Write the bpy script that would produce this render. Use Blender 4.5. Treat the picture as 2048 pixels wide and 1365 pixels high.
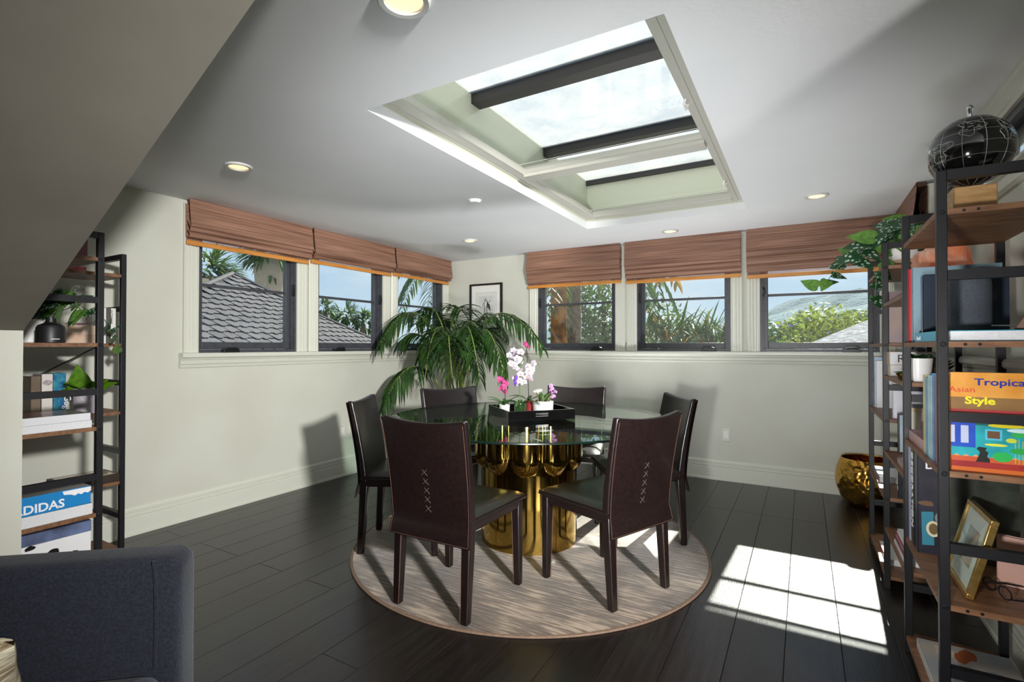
import bpy, bmesh, math, random
from mathutils import Vector, Matrix, Quaternion

# ------------------------------------------------------------------ scene, camera, world, light
SC = bpy.context.scene
for o in list(bpy.data.objects):
    bpy.data.objects.remove(o, do_unlink=True)
COL = SC.collection
rad = math.radians
random.seed(11)

cam_data = bpy.data.cameras.new('camera')
cam_data.sensor_width = 36.0
cam_data.sensor_fit = 'HORIZONTAL'
cam_data.lens = 17.784
cam_data.clip_start = 0.02
cam_data.clip_end = 3000
cam = bpy.data.objects.new('camera', cam_data)
cam.location = (3.881, -5.118, 1.2604)
cam.rotation_euler = (rad(90.579), 0.0, rad(30.005))
COL.objects.link(cam)
SC.camera = cam

SC.view_settings.view_transform = 'Standard'
SC.view_settings.look = 'None'
SC.view_settings.exposure = 0.3
SC.view_settings.gamma = 1.0
SC.view_settings.use_curve_mapping = False

SUN_DIR = Vector((-0.05, -1.0, -0.775)).normalized()      # the way the sunlight travels

world = bpy.data.worlds.new('world')
SC.world = world
world.use_nodes = True
wn = world.node_tree.nodes
wl = world.node_tree.links
for n in list(wn):
    wn.remove(n)
w_out = wn.new('ShaderNodeOutputWorld')
w_bg = wn.new('ShaderNodeBackground')
w_tc = wn.new('ShaderNodeTexCoord')
w_sep = wn.new('ShaderNodeSeparateXYZ')
w_grad = wn.new('ShaderNodeValToRGB')
for pos, col in ((0.0, (0.72, 0.82, 0.93, 1)), (0.06, (0.62, 0.77, 0.94, 1)), (0.25, (0.40, 0.61, 0.90, 1)), (1.0, (0.20, 0.40, 0.78, 1))):
    e_ = w_grad.color_ramp.elements.new(pos) if pos not in (0.0, 1.0) else w_grad.color_ramp.elements[0 if pos == 0.0 else -1]
    e_.position = pos
    e_.color = col
# thin cloud veil over the whole dome
w_map = wn.new('ShaderNodeMapping')
w_map.inputs['Scale'].default_value = (1.0, 1.0, 3.2)
w_noise = wn.new('ShaderNodeTexNoise')
w_noise.inputs['Scale'].default_value = 2.6
w_noise.inputs['Detail'].default_value = 7
w_noise.inputs['Roughness'].default_value = 0.62
w_ramp = wn.new('ShaderNodeValToRGB')
w_ramp.color_ramp.elements[0].position = 0.42
w_ramp.color_ramp.elements[0].color = (0.0, 0.0, 0.0, 1)
w_ramp.color_ramp.elements[1].position = 0.72
w_ramp.color_ramp.elements[1].color = (0.75, 0.75, 0.75, 1)
w_mix = wn.new('ShaderNodeMixRGB')
w_mix.inputs['Color2'].default_value = (0.92, 0.95, 0.99, 1)
wl.new(w_tc.outputs['Generated'], w_sep.inputs['Vector'])
wl.new(w_sep.outputs['Z'], w_grad.inputs['Fac'])
wl.new(w_tc.outputs['Generated'], w_map.inputs['Vector'])
wl.new(w_map.outputs['Vector'], w_noise.inputs['Vector'])
wl.new(w_noise.outputs['Fac'], w_ramp.inputs['Fac'])
wl.new(w_ramp.outputs['Color'], w_mix.inputs['Fac'])
wl.new(w_grad.outputs['Color'], w_mix.inputs['Color1'])
wl.new(w_mix.outputs['Color'], w_bg.inputs['Color'])
wl.new(w_bg.outputs['Background'], w_out.inputs['Surface'])
w_bg.inputs['Strength'].default_value = 0.85

def lamp(name, kind, loc, energy, color=(1, 1, 1), aim=None, **kw):
    d = bpy.data.lights.new(name, kind)
    d.energy = energy
    d.color = color
    for k, v in kw.items():
        setattr(d, k, v)
    o = bpy.data.objects.new(name, d)
    o.location = loc
    if aim is not None:
        o.rotation_mode = 'QUATERNION'
        o.rotation_quaternion = (Vector(aim) - Vector(loc)).to_track_quat('-Z', 'Y')
    COL.objects.link(o)
    return o

lamp('sun', 'SUN', (0, 20, 20), 13.0, (1.0, 0.95, 0.87), aim=Vector((0, 20, 20)) + SUN_DIR, angle=rad(0.6))
# the photographer's flash head, standing in the open part of the attic to the right of and behind the camera
lamp('flash_lamp', 'SPOT', (6.1, -5.55, 2.08), 1500.0, (1.0, 0.985, 0.955), aim=(0.7, -1.6, 0.95), spot_size=rad(64), spot_blend=1.0, shadow_soft_size=0.12)
# added unseen fill spot, low behind the chairs, brightening the ceiling
lamp('ceiling_fill', 'SPOT', (3.78, -4.78, 0.50), 270.0, (0.97, 0.985, 1.0), aim=(1.85, -0.5, 2.45), spot_size=rad(84), spot_blend=1.0, shadow_soft_size=0.25)
# made-up spot on the floor behind the table, added to lift the ceiling
lamp('floor_fill', 'SPOT', (2.55, -0.72, 0.10), 85.0, (0.98, 0.99, 1.0), aim=(2.45, -1.0, 2.3), spot_size=rad(118), spot_blend=0.8, shadow_soft_size=0.10)
# extra fill near the camera, added to brighten bookshelf and back wall
lamp('shelf_fill', 'SPOT', (3.55, -5.25, 1.02), 190.0, (1.0, 0.99, 0.97), aim=(3.9, -0.9, 0.95), spot_size=rad(66), spot_blend=1.0, shadow_soft_size=0.07)

# ------------------------------------------------------------------ helpers
def C(h):
    h = h.lstrip('#')
    out = []
    for i in (0, 2, 4):
        c = int(h[i:i + 2], 16) / 255.0
        out.append(c / 12.92 if c <= 0.04045 else ((c + 0.055) / 1.055) ** 2.4)
    return (out[0], out[1], out[2], 1.0)

MATS = {}
def M(name, c1, c2=None, scale=8.0, rough=0.6, metal=0.0, bump=0.0, bscale=None, stretch=(1, 1, 1),
      coat=0.0, sheen=0.0, spec=0.5, detail=4.0, emit=None, emit_s=0.0, trans=0.0, lo=0.35, hi=0.65,
      random_v=0.0, bdist=0.01, brough=None):
    if name in MATS:
        return MATS[name]
    m = bpy.data.materials.new(name)
    m.use_nodes = True
    nt = m.node_tree
    p = nt.nodes['Principled BSDF']
    p.inputs['Base Color'].default_value = C(c1)
    p.inputs['Roughness'].default_value = rough
    p.inputs['Metallic'].default_value = metal
    p.inputs['Specular IOR Level'].default_value = spec
    p.inputs['Coat Weight'].default_value = coat
    p.inputs['Coat Roughness'].default_value = 0.08
    p.inputs['Sheen Weight'].default_value = sheen
    if emit:
        p.inputs['Emission Color'].default_value = C(emit)
        p.inputs['Emission Strength'].default_value = emit_s
    tc = mp = None
    if c2 or bump:
        tc = nt.nodes.new('ShaderNodeTexCoord')
        mp = nt.nodes.new('ShaderNodeMapping')
        mp.inputs['Scale'].default_value = stretch
        nt.links.new(tc.outputs['Object'], mp.inputs['Vector'])
    last = None
    if c2:
        nz = nt.nodes.new('ShaderNodeTexNoise')
        nz.inputs['Scale'].default_value = scale
        nz.inputs['Detail'].default_value = detail
        rp = nt.nodes.new('ShaderNodeValToRGB')
        rp.color_ramp.elements[0].position = lo
        rp.color_ramp.elements[1].position = hi
        rp.color_ramp.elements[0].color = C(c1)
        rp.color_ramp.elements[1].color = C(c2)
        nt.links.new(mp.outputs['Vector'], nz.inputs['Vector'])
        nt.links.new(nz.outputs['Fac'], rp.inputs['Fac'])
        last = rp.outputs['Color']
    if random_v:
        oi = nt.nodes.new('ShaderNodeObjectInfo')
        mr = nt.nodes.new('ShaderNodeMapRange')
        mr.inputs['To Min'].default_value = 1.0 - random_v
        mr.inputs['To Max'].default_value = 1.0 + random_v
        hs = nt.nodes.new('ShaderNodeHueSaturation')
        nt.links.new(oi.outputs['Random'], mr.inputs['Value'])
        nt.links.new(mr.outputs['Result'], hs.inputs['Value'])
        if last:
            nt.links.new(last, hs.inputs['Color'])
        else:
            hs.inputs['Color'].default_value = C(c1)
        last = hs.outputs['Color']
    if last:
        nt.links.new(last, p.inputs['Base Color'])
    if bump:
        bz = nt.nodes.new('ShaderNodeTexNoise')
        bz.inputs['Scale'].default_value = bscale or scale * 3
        bz.inputs['Detail'].default_value = 3
        if brough is not None:
            bz.inputs['Roughness'].default_value = brough
        bp = nt.nodes.new('ShaderNodeBump')
        bp.inputs['Strength'].default_value = bump
        bp.inputs['Distance'].default_value = bdist
        nt.links.new(mp.outputs['Vector'], bz.inputs['Vector'])
        nt.links.new(bz.outputs['Fac'], bp.inputs['Height'])
        nt.links.new(bp.outputs['Normal'], p.inputs['Normal'])
    if trans:
        # leaf-like: some light passes through
        tr = nt.nodes.new('ShaderNodeBsdfTranslucent')
        mx = nt.nodes.new('ShaderNodeMixShader')
        mx.inputs['Fac'].default_value = trans
        if last:
            nt.links.new(last, tr.inputs['Color'])
        else:
            tr.inputs['Color'].default_value = C(c1)
        out = nt.nodes['Material Output']
        nt.links.new(p.outputs['BSDF'], mx.inputs[1])
        nt.links.new(tr.outputs['BSDF'], mx.inputs[2])
        nt.links.new(mx.outputs['Shader'], out.inputs['Surface'])
    MATS[name] = m
    return m

def glass_mat(name, tint, ior=1.45, dirt=0.0, dirt_col='#ffffff', rough=0.0, dscale=6.0, dlo=0.4, dhi=0.75):
    """clear sheet glass: light passes, mirror reflection by Fresnel, optional film of dirt"""
    if name in MATS:
        return MATS[name]
    m = bpy.data.materials.new(name)
    m.use_nodes = True
    nt = m.node_tree
    nt.nodes.remove(nt.nodes['Principled BSDF'])
    out = nt.nodes['Material Output']
    tr = nt.nodes.new('ShaderNodeBsdfTransparent')
    tr.inputs['Color'].default_value = C(tint)
    gl = nt.nodes.new('ShaderNodeBsdfGlossy')
    gl.inputs['Roughness'].default_value = rough
    fr = nt.nodes.new('ShaderNodeFresnel')
    fr.inputs['IOR'].default_value = ior
    mx = nt.nodes.new('ShaderNodeMixShader')
    ge = nt.nodes.new('ShaderNodeNewGeometry')
    sb = nt.nodes.new('ShaderNodeMath')
    sb.operation = 'SUBTRACT'
    sb.inputs[0].default_value = 1.0
    ml = nt.nodes.new('ShaderNodeMath')
    ml.operation = 'MULTIPLY'
    nt.links.new(ge.outputs['Backfacing'], sb.inputs[1])
    nt.links.new(fr.outputs['Fac'], ml.inputs[0])
    nt.links.new(sb.outputs['Value'], ml.inputs[1])
    nt.links.new(ml.outputs['Value'], mx.inputs['Fac'])
    nt.links.new(tr.outputs['BSDF'], mx.inputs[1])
    nt.links.new(gl.outputs['BSDF'], mx.inputs[2])
    res = mx.outputs['Shader']
    if dirt:
        tc = nt.nodes.new('ShaderNodeTexCoord')
        nz = nt.nodes.new('ShaderNodeTexNoise')
        nz.inputs['Scale'].default_value = dscale
        nz.inputs['Detail'].default_value = 8
        nz.inputs['Roughness'].default_value = 0.7
        rp = nt.nodes.new('ShaderNodeMapRange')
        rp.inputs['From Min'].default_value = dlo
        rp.inputs['From Max'].default_value = dhi
        rp.inputs['To Min'].default_value = dirt * 0.55
        rp.inputs['To Max'].default_value = dirt
        df = nt.nodes.new('ShaderNodeBsdfTranslucent')
        df.inputs['Color'].default_value = C(dirt_col)
        m2 = nt.nodes.new('ShaderNodeMixShader')
        nt.links.new(tc.outputs['Object'], nz.inputs['Vector'])
        nt.links.new(nz.outputs['Fac'], rp.inputs['Value'])
        nt.links.new(rp.outputs['Result'], m2.inputs['Fac'])
        nt.links.new(res, m2.inputs[1])
        nt.links.new(df.outputs['BSDF'], m2.inputs[2])
        res = m2.outputs['Shader']
    nt.links.new(res, out.inputs['Surface'])
    MATS[name] = m
    return m

class MB:
    """collects geometry for ONE mesh object"""
    def __init__(s):
        s.v = []
        s.f = []
    def add(s, vs, fs):
        b = len(s.v)
        s.v += [tuple(v) for v in vs]
        s.f += [tuple(b + i for i in f) for f in fs]
        return s
    def box(s, x0, x1, y0, y1, z0, z1):
        return s.add([(x0, y0, z0), (x1, y0, z0), (x1, y1, z0), (x0, y1, z0),
                      (x0, y0, z1), (x1, y0, z1), (x1, y1, z1), (x0, y1, z1)],
                     [(0, 3, 2, 1), (4, 5, 6, 7), (0, 1, 5, 4), (1, 2, 6, 5), (2, 3, 7, 6), (3, 0, 4, 7)])
    def hexa(s, bottom, top):
        """eight corners: four below, four above, both counter-clockwise from above"""
        return s.add(list(bottom) + list(top),
                     [(0, 3, 2, 1), (4, 5, 6, 7), (0, 1, 5, 4), (1, 2, 6, 5), (2, 3, 7, 6), (3, 0, 4, 7)])
    def prism(s, poly, axis, a, b):
        """polygon (u,v) swept along an axis: x -> (y,z), y -> (x,z), z -> (x,y)"""
        n = len(poly)
        def pt(u, v, w):
            return {'x': (w, u, v), 'y': (u, w, v), 'z': (u, v, w)}[axis]
        vs = [pt(u, v, a) for u, v in poly] + [pt(u, v, b) for u, v in poly]
        fs = [tuple(range(n)), tuple(range(2 * n - 1, n - 1, -1))]
        fs += [(i, i + n, (i + 1) % n + n, (i + 1) % n) for i in range(n)]
        return s.add(vs, fs)
    def lathe(s, prof, seg=32, c=(0, 0, 0), cap0=True, cap1=True):
        b = len(s.v)
        for r, z in prof:
            for k in range(seg):
                a = 2 * math.pi * k / seg
                s.v.append((c[0] + r * math.cos(a), c[1] + r * math.sin(a), c[2] + z))
        for i in range(len(prof) - 1):
            for k in range(seg):
                k2 = (k + 1) % seg
                s.f.append((b + i * seg + k, b + i * seg + k2, b + (i + 1) * seg + k2, b + (i + 1) * seg + k))
        if cap0:
            s.f.append(tuple(b + k for k in reversed(range(seg))))
        if cap1:
            s.f.append(tuple(b + (len(prof) - 1) * seg + k for k in range(seg)))
        return s
    def tube(s, pts, r, seg=8, caps=True):
        pts = [Vector(p) for p in pts]
        n = len(pts)
        rs = r if isinstance(r, (list, tuple)) else [r] * n
        b = len(s.v)
        t0 = (pts[1] - pts[0]).normalized()
        ref = Vector((0, 0, 1)) if abs(t0.z) < 0.9 else Vector((1, 0, 0))
        nrm = (ref - t0 * ref.dot(t0)).normalized()
        for i in range(n):
            if i == 0:
                t = pts[1] - pts[0]
            elif i == n - 1:
                t = pts[-1] - pts[-2]
            else:
                t = pts[i + 1] - pts[i - 1]
            t.normalize()
            nrm = (nrm - t * nrm.dot(t))
            if nrm.length < 1e-6:
                nrm = t.orthogonal()
            nrm.normalize()
            bi = t.cross(nrm)
            for k in range(seg):
                a = 2 * math.pi * k / seg
                p = pts[i] + (nrm * math.cos(a) + bi * math.sin(a)) * rs[i]
                s.v.append(tuple(p))
        for i in range(n - 1):
            for k in range(seg):
                k2 = (k + 1) % seg
                s.f.append((b + i * seg + k, b + i * seg + k2, b + (i + 1) * seg + k2, b + (i + 1) * seg + k))
        if caps:
            s.f.append(tuple(b + k for k in reversed(range(seg))))
            s.f.append(tuple(b + (n - 1) * seg + k for k in range(seg)))
        return s
    def grid(s, rows):
        b = len(s.v)
        n = len(rows[0])
        for r in rows:
            s.v += [tuple(p) for p in r]
        for i in range(len(rows) - 1):
            for j in range(n - 1):
                s.f.append((b + i * n + j, b + i * n + j + 1, b + (i + 1) * n + j + 1, b + (i + 1) * n + j))
        return s
    def xform(s, m):
        s.v = [tuple(m @ Vector(v)) for v in s.v]
        return s
    def mesh(s, name, mat=None, smooth=False, angle=35):
        me = bpy.data.meshes.new(name)
        me.from_pydata(s.v, [], s.f)
        me.update()
        if mat:
            me.materials.append(mat)
        if smooth:
            for p in me.polygons:
                p.use_smooth = True
            me.set_sharp_from_angle(angle=rad(angle))
        return me
    def build(s, name, mat=None, parent=None, smooth=False, bevel=0.0, seg=2, angle=35, loc=(0, 0, 0), rz=0.0, rot=None):
        return obj(name, s.mesh(name, mat, smooth, angle), parent, bevel, seg, loc, rz, rot)

def obj(name, me, parent=None, bevel=0.0, seg=2, loc=(0, 0, 0), rz=0.0, rot=None):
    o = bpy.data.objects.new(name, me)
    COL.objects.link(o)
    o.location = loc
    o.rotation_euler = rot if rot else (0, 0, rz)
    if parent:
        o.parent = parent
    if bevel:
        b = o.modifiers.new('bevel', 'BEVEL')
        b.width = bevel
        b.segments = seg
        b.limit_method = 'ANGLE'
        b.angle_limit = rad(40)
        for p in me.polygons:
            p.use_smooth = True
        me.set_sharp_from_angle(angle=rad(60))
    return o

def tag(o, label, cat, group=None):
    o['label'] = label
    o['category'] = cat
    if group:
        o['group'] = group
    return o

def thing(name, label, cat, loc=(0, 0, 0), rz=0.0, group=None):
    o = bpy.data.objects.new(name, None)
    o.empty_display_size = 0.1
    COL.objects.link(o)
    o.location = loc
    o.rotation_euler = (0, 0, rz)
    return tag(o, label, cat, group)

def struct(o, label=None):
    o['kind'] = 'structure'
    if label:
        o['label'] = label
    return o

def copy_tree(o, parent=None):
    c = o.copy()
    COL.objects.link(c)
    c.parent = parent
    for ch in list(o.children):
        copy_tree(ch, c)
    return c

def text(body, size, mat, parent, loc, X, Z, name='title', align='LEFT', width=1.0, bold=0.0):
    cu = bpy.data.curves.new('text', 'FONT')
    cu.body = body
    cu.size = size
    cu.extrude = 0.0004
    cu.offset = bold
    cu.align_x = align
    cu.resolution_u = 3
    t = bpy.data.objects.new('text', cu)
    me = bpy.data.meshes.new_from_object(t)
    bpy.data.objects.remove(t)
    me.materials.clear()
    me.materials.append(mat)
    X = Vector(X).normalized()
    Z = Vector(Z).normalized()
    Y = Z.cross(X)
    m = Matrix((X, Y, Z)).transposed().to_4x4()
    for v in me.vertices:
        v.co.x *= width
    o = bpy.data.objects.new(name, me)
    COL.objects.link(o)
    o.parent = parent
    o.matrix_local = Matrix.Translation(loc) @ m
    return o

def wall_cells(mb, axis, w0, w1, u0, u1, z0, z1, holes):
    """a wall slab between w0 and w1 on axis ('x' or 'y') with rectangular holes (u0,u1,z0,z1)"""
    us = sorted({u0, u1} | {h[0] for h in holes} | {h[1] for h in holes})
    zs = sorted({z0, z1} | {h[2] for h in holes} | {h[3] for h in holes})
    for i in range(len(us) - 1):
        run = None
        for j in range(len(zs) - 1):
            uc, zc = (us[i] + us[i + 1]) / 2, (zs[j] + zs[j + 1]) / 2
            solid = not any(h[0] < uc < h[1] and h[2] < zc < h[3] for h in holes)
            if solid:
                if run is None:
                    run = zs[j]
            if run is not None and (not solid or j == len(zs) - 2):
                zt = zs[j] if not solid else zs[j + 1]
                if axis == 'x':
                    mb.box(w0, w1, us[i], us[i + 1], run, zt)
                else:
                    mb.box(us[i], us[i + 1], w0, w1, run, zt)
                run = None
    return mb

# ------------------------------------------------------------------ materials
m_wall = M('sage_plaster', '#c4c4b8', '#cccdc2', scale=1.6, rough=0.55, bump=0.06, bscale=9, bdist=0.02, detail=6, spec=0.35)
m_ceil = M('ceiling_paint', '#dfe1e3', '#e5e6e8', scale=1.2, rough=0.8, bump=0.05, bscale=60, bdist=0.004, spec=0.2)
m_slope = M('slope_plaster_shaded', '#726e65', '#7c786e', scale=2.0, rough=0.75, bump=0.06, bscale=9, bdist=0.02, detail=6, spec=0.2)  # part of the slope's shade is put into this darker colour
m_trim = M('trim_paint', '#cfd0c4', rough=0.38, spec=0.5)
m_white = M('white_enamel', '#e9e9e4', rough=0.35)
m_plank = M('dark_oak_plank', '#191412', '#241e1b', scale=3.0, rough=0.30, stretch=(14, 0.8, 1), bump=0.16, bscale=22, bdist=0.004, random_v=0.22, spec=0.55)
m_sub = M('subfloor', '#0c0a09', rough=0.9)
m_frame = M('charcoal_window_frame', '#3a3c41', '#44464c', scale=20, rough=0.42)
m_black = M('black_hardware', '#141416', rough=0.35)
m_pane = glass_mat('window_glass', '#f6faf8', dirt=0.012, dirt_col='#ffffff', dscale=9)
m_skyglass = glass_mat('skylight_glass', '#d9e2e6', dirt=0.60, dirt_col='#c2c0b8', dscale=3.5, dlo=0.35, dhi=0.6)
m_track = M('shade_track_enamel', '#b4b2a8', rough=0.45)
m_bar = M('skylight_bar', '#2b2827', rough=0.45)
m_shaft = M('shaft_plaster', '#c6c9b6', rough=0.6, bump=0.04, bscale=12)
m_ring = M('downlight_ring', '#c9c9c6', rough=0.4)
m_bulb = M('downlight_lens', '#f6dcb4', rough=0.5, emit='#ffd9a6', emit_s=1.1)
m_steel = M('black_steel', '#141418', '#19191e', scale=60, rough=0.42, metal=0.1)
m_board = M('rustic_board', '#5a3a26', '#8a6242', scale=4.5, rough=0.5, stretch=(2.0, 9, 9), bump=0.12, bscale=30, bdist=0.004, detail=7, lo=0.3, hi=0.7)
m_leather = M('brown_leather', '#110808', '#170d0c', scale=60, rough=0.32, bump=0.12, bscale=260, bdist=0.002, spec=0.6, coat=0.15)
m_thread = M('tan_thread', '#573c2e', rough=0.8)
m_thread_dark = M('dark_thread', '#4a3c39', rough=0.6)
m_brass = M('polished_brass', '#a3843e', '#af904a', scale=3, rough=0.10, metal=1.0)
m_brass_h = M('hammered_brass', '#c08d3a', '#d3a550', scale=10, rough=0.18, metal=1.0, bump=0.55, bscale=26, bdist=0.02, brough=0.2)
m_gold = M('gold_leaf_frame', '#b8924d', '#cfae6c', scale=40, rough=0.3, metal=0.9)
m_page = M('paper_pages', '#dcdde0', '#c9cacf', scale=120, rough=0.8, stretch=(1, 1, 6))
m_paper = M('cream_paper', '#e7e2d2', rough=0.8)
m_lacquer = M('black_lacquer', '#0a0a0b', rough=0.12, coat=0.6, spec=0.6)

def weave_mat(name, c1, c2, alpha=0.0):
    m = bpy.data.materials.new(name)
    m.use_nodes = True
    nt = m.node_tree
    L = nt.links.new
    p = nt.nodes['Principled BSDF']
    out = nt.nodes['Material Output']
    p.inputs['Roughness'].default_value = 0.62
    tc = nt.nodes.new('ShaderNodeTexCoord')
    mp = nt.nodes.new('ShaderNodeMapping')
    mp.inputs['Scale'].default_value = (1.6, 1.6, 150)
    nz = nt.nodes.new('ShaderNodeTexNoise')
    nz.inputs['Scale'].default_value = 1.0
    nz.inputs['Detail'].default_value = 3
    L(tc.outputs['Object'], mp.inputs['Vector'])
    L(mp.outputs['Vector'], nz.inputs['Vector'])
    rp = nt.nodes.new('ShaderNodeValToRGB')
    rp.color_ramp.elements[0].position = 0.30
    rp.color_ramp.elements[1].position = 0.70
    rp.color_ramp.elements[0].color = C(c1)
    rp.color_ramp.elements[1].color = C(c2)
    L(nz.outputs['Fac'], rp.inputs['Fac'])
    # warp threads: thin upright lines
    wv = nt.nodes.new('ShaderNodeTexWave')
    wv.wave_type = 'BANDS'
    wv.bands_direction = 'X'
    wv.inputs['Scale'].default_value = 30
    mx = nt.nodes.new('ShaderNodeMixRGB')
    mx.blend_type = 'MULTIPLY'
    mx.inputs['Fac'].default_value = 0.22
    L(tc.outputs['Object'], wv.inputs['Vector'])
    L(rp.outputs['Color'], mx.inputs['Color1'])
    L(wv.outputs['Color'], mx.inputs['Color2'])
    L(mx.outputs['Color'], p.inputs['Base Color'])
    bp = nt.nodes.new('ShaderNodeBump')
    bp.inputs['Strength'].default_value = 0.6
    bp.inputs['Distance'].default_value = 0.004
    L(nz.outputs['Fac'], bp.inputs['Height'])
    L(bp.outputs['Normal'], p.inputs['Normal'])
    tl = nt.nodes.new('ShaderNodeBsdfTranslucent')
    L(mx.outputs['Color'], tl.inputs['Color'])
    m1 = nt.nodes.new('ShaderNodeMixShader')
    m1.inputs['Fac'].default_value = 0.12
    L(p.outputs['BSDF'], m1.inputs[1])
    L(tl.outputs['BSDF'], m1.inputs[2])
    res = m1.outputs['Shader']
    if alpha:
        tr = nt.nodes.new('ShaderNodeBsdfTransparent')
        m2 = nt.nodes.new('ShaderNodeMixShader')
        m2.inputs['Fac'].default_value = alpha
        L(res, m2.inputs[1])
        L(tr.outputs['BSDF'], m2.inputs[2])
        res = m2.outputs['Shader']
    L(res, out.inputs['Surface'])
    return m
m_weave = weave_mat('woven_wood', '#74503f', '#b58a73')
m_weave_sheer = weave_mat('woven_wood_single_layer', '#8a6450', '#b08670', alpha=0.55)
m_rail = M('honey_wood_rail', '#b9762f', '#c98a42', scale=6, rough=0.45, stretch=(1, 8, 8))

# ------------------------------------------------------------------ room shell
H = 2.32
XR = 4.6
L_UNITS = [(-3.15, 1.045), (-2.09, 1.035), (-1.04, 1.015)]          # along y on the left wall
B_UNITS = [(1.165, 1.118), (2.300, 1.095), (3.430, 1.095)]          # along x on the back wall
CAS = 0.105
Z_SILL, Z_HEAD = 1.212, 2.19

l_holes = [(u + CAS, u + w - CAS, Z_SILL, Z_HEAD) for u, w in L_UNITS]
b_holes = [(u + CAS, u + w - CAS, Z_SILL, Z_HEAD) for u, w in B_UNITS]
r_holes = [(-1.0 + CAS, -0.1 - CAS, Z_SILL, Z_HEAD), (-2.95, -1.35, 1.97, 2.19)]

wl_ = wall_cells(MB(), 'x', -0.16, 0.0, -4.5, 0.16, -0.05, H + 0.04, l_holes).build('wall_left', m_wall)
struct(wl_, 'sage green plaster wall with three windows on the left')
wb_ = wall_cells(MB(), 'y', 0.0, 0.16, 0.0, XR + 0.16, -0.05, H + 0.04, b_holes).build('wall_back', m_wall)
struct(wb_, 'sage green plaster wall with three windows at the back')
wr_ = wall_cells(MB(), 'x', XR, XR + 0.16, -3.66, 0.0, -0.05, H + 0.04, r_holes).build('wall_right', m_wall)
struct(wr_, 'wall behind the right hand bookshelf')
XF = 8.2
wn_ = MB().box(1.234, XF, -7.76, -7.6, -0.05, H + 0.04).box(XF, XF + 0.16, -7.6, -3.66, -0.05, H + 0.04).box(XR + 0.16, XF, -3.66, -3.50, -0.05, H + 0.04).build('wall_near', m_wall)
struct(wn_, 'walls of the open attic behind and to the right of the camera')
wk_ = MB().box(1.084, 1.234, -7.6, -4.5, -0.05, 1.321).box(-0.0, 1.234, -4.5, -4.36, -0.05, 1.321)
wk_.box(0.0, 1.084, -4.5, -4.36, 1.321, H).build('wall_knee', m_wall)
struct(bpy.data.objects['wall_knee'], 'low knee wall under the sloped ceiling at the left edge')
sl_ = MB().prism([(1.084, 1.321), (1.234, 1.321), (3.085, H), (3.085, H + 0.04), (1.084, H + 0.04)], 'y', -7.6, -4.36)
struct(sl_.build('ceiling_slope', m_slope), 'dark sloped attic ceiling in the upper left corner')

SX0, SX1, SY0, SY1 = 2.19, 3.50, -3.49, -0.83
ce_ = MB()
ce_.box(0, SX0, -4.36, 0, H, H + 0.06).box(SX1, XR, -4.36, 0, H, H + 0.06)
ce_.box(SX0, SX1, -4.36, SY0, H, H + 0.06).box(SX0, SX1, SY1, 0, H, H + 0.06)
ce_.box(3.085, XR, -7.6, -4.36, H, H + 0.06).box(XR, XF, -7.6, -3.66, H, H + 0.06)
struct(ce_.build('ceiling', m_ceil), 'pale grey painted ceiling with a skylight opening')

# floor: dark planks laid along y, each a piece of its own
fl_ = MB().box(0.0, XR, -7.6, 0.0, -0.05, -0.012).box(XR, XF, -7.6, -3.66, -0.05, 0.0).build('floor', m_sub)
struct(fl_, 'dark hardwood plank floor')
PW = 0.205
def plank_mesh(length, width):
    me = MB().box(-width / 2 + 0.0006, width / 2 - 0.0006, 0.0006, length - 0.0006, -0.012, 0.0).mesh('plank', m_plank)
    bm = bmesh.new()
    bm.from_mesh(me)
    top = [e for e in bm.edges if all(abs(v.co.z) < 1e-6 for v in e.verts)]
    bmesh.ops.bevel(bm, geom=top, offset=0.0016, segments=1, affect='EDGES')
    bm.to_mesh(me)
    bm.free()
    return me
plank_cache = {}
rng = random.Random(4)
for k in range(24):
    x0 = max(0.0, 0.115 + PW * (k - 1))
    x1 = min(XR, 0.115 + PW * k)
    if x1 - x0 < 0.01:
        continue
    y = -7.6 + (0.0 if k % 2 else -0.0)
    first = True
    while y < -0.001:
        ln = rng.choice((1.2, 1.6, 2.0)) if not first else rng.choice((0.7, 1.1, 1.5, 1.9))
        first = False
        if y + ln > -0.4:
            ln = -y
        key = (round(ln, 3), round(x1 - x0, 3))
        if key not in plank_cache:
            plank_cache[key] = plank_mesh(ln, x1 - x0)
        obj('plank', plank_cache[key], fl_, loc=((x0 + x1) / 2, y, 0))
        y += ln

# baseboards: stepped profile (depth from wall, height)
BB = [(0, 0), (0.020, 0), (0.020, 0.018), (0.015, 0.022), (0.015, 0.118), (0.011, 0.122), (0.015, 0.127), (0.015, 0.146),
      (0.009, 0.150), (0.013, 0.155), (0.013, 0.172), (0.006, 0.186), (0, 0.186)]
struct(MB().prism([(d, z) for d, z in BB], 'y', -4.36, -0.0).build('baseboard_left', m_trim), 'sage painted baseboard along the left wall')
struct(MB().prism([(-d, z) for d, z in BB], 'x', 0.0, XR).build('baseboard_back', m_trim), 'sage painted baseboard along the back wall')
struct(MB().prism([(XR - d, z) for d, z in BB], 'y', -3.66, 0.0).build('baseboard_right', m_trim), 'sage painted baseboard along the right wall')
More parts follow.
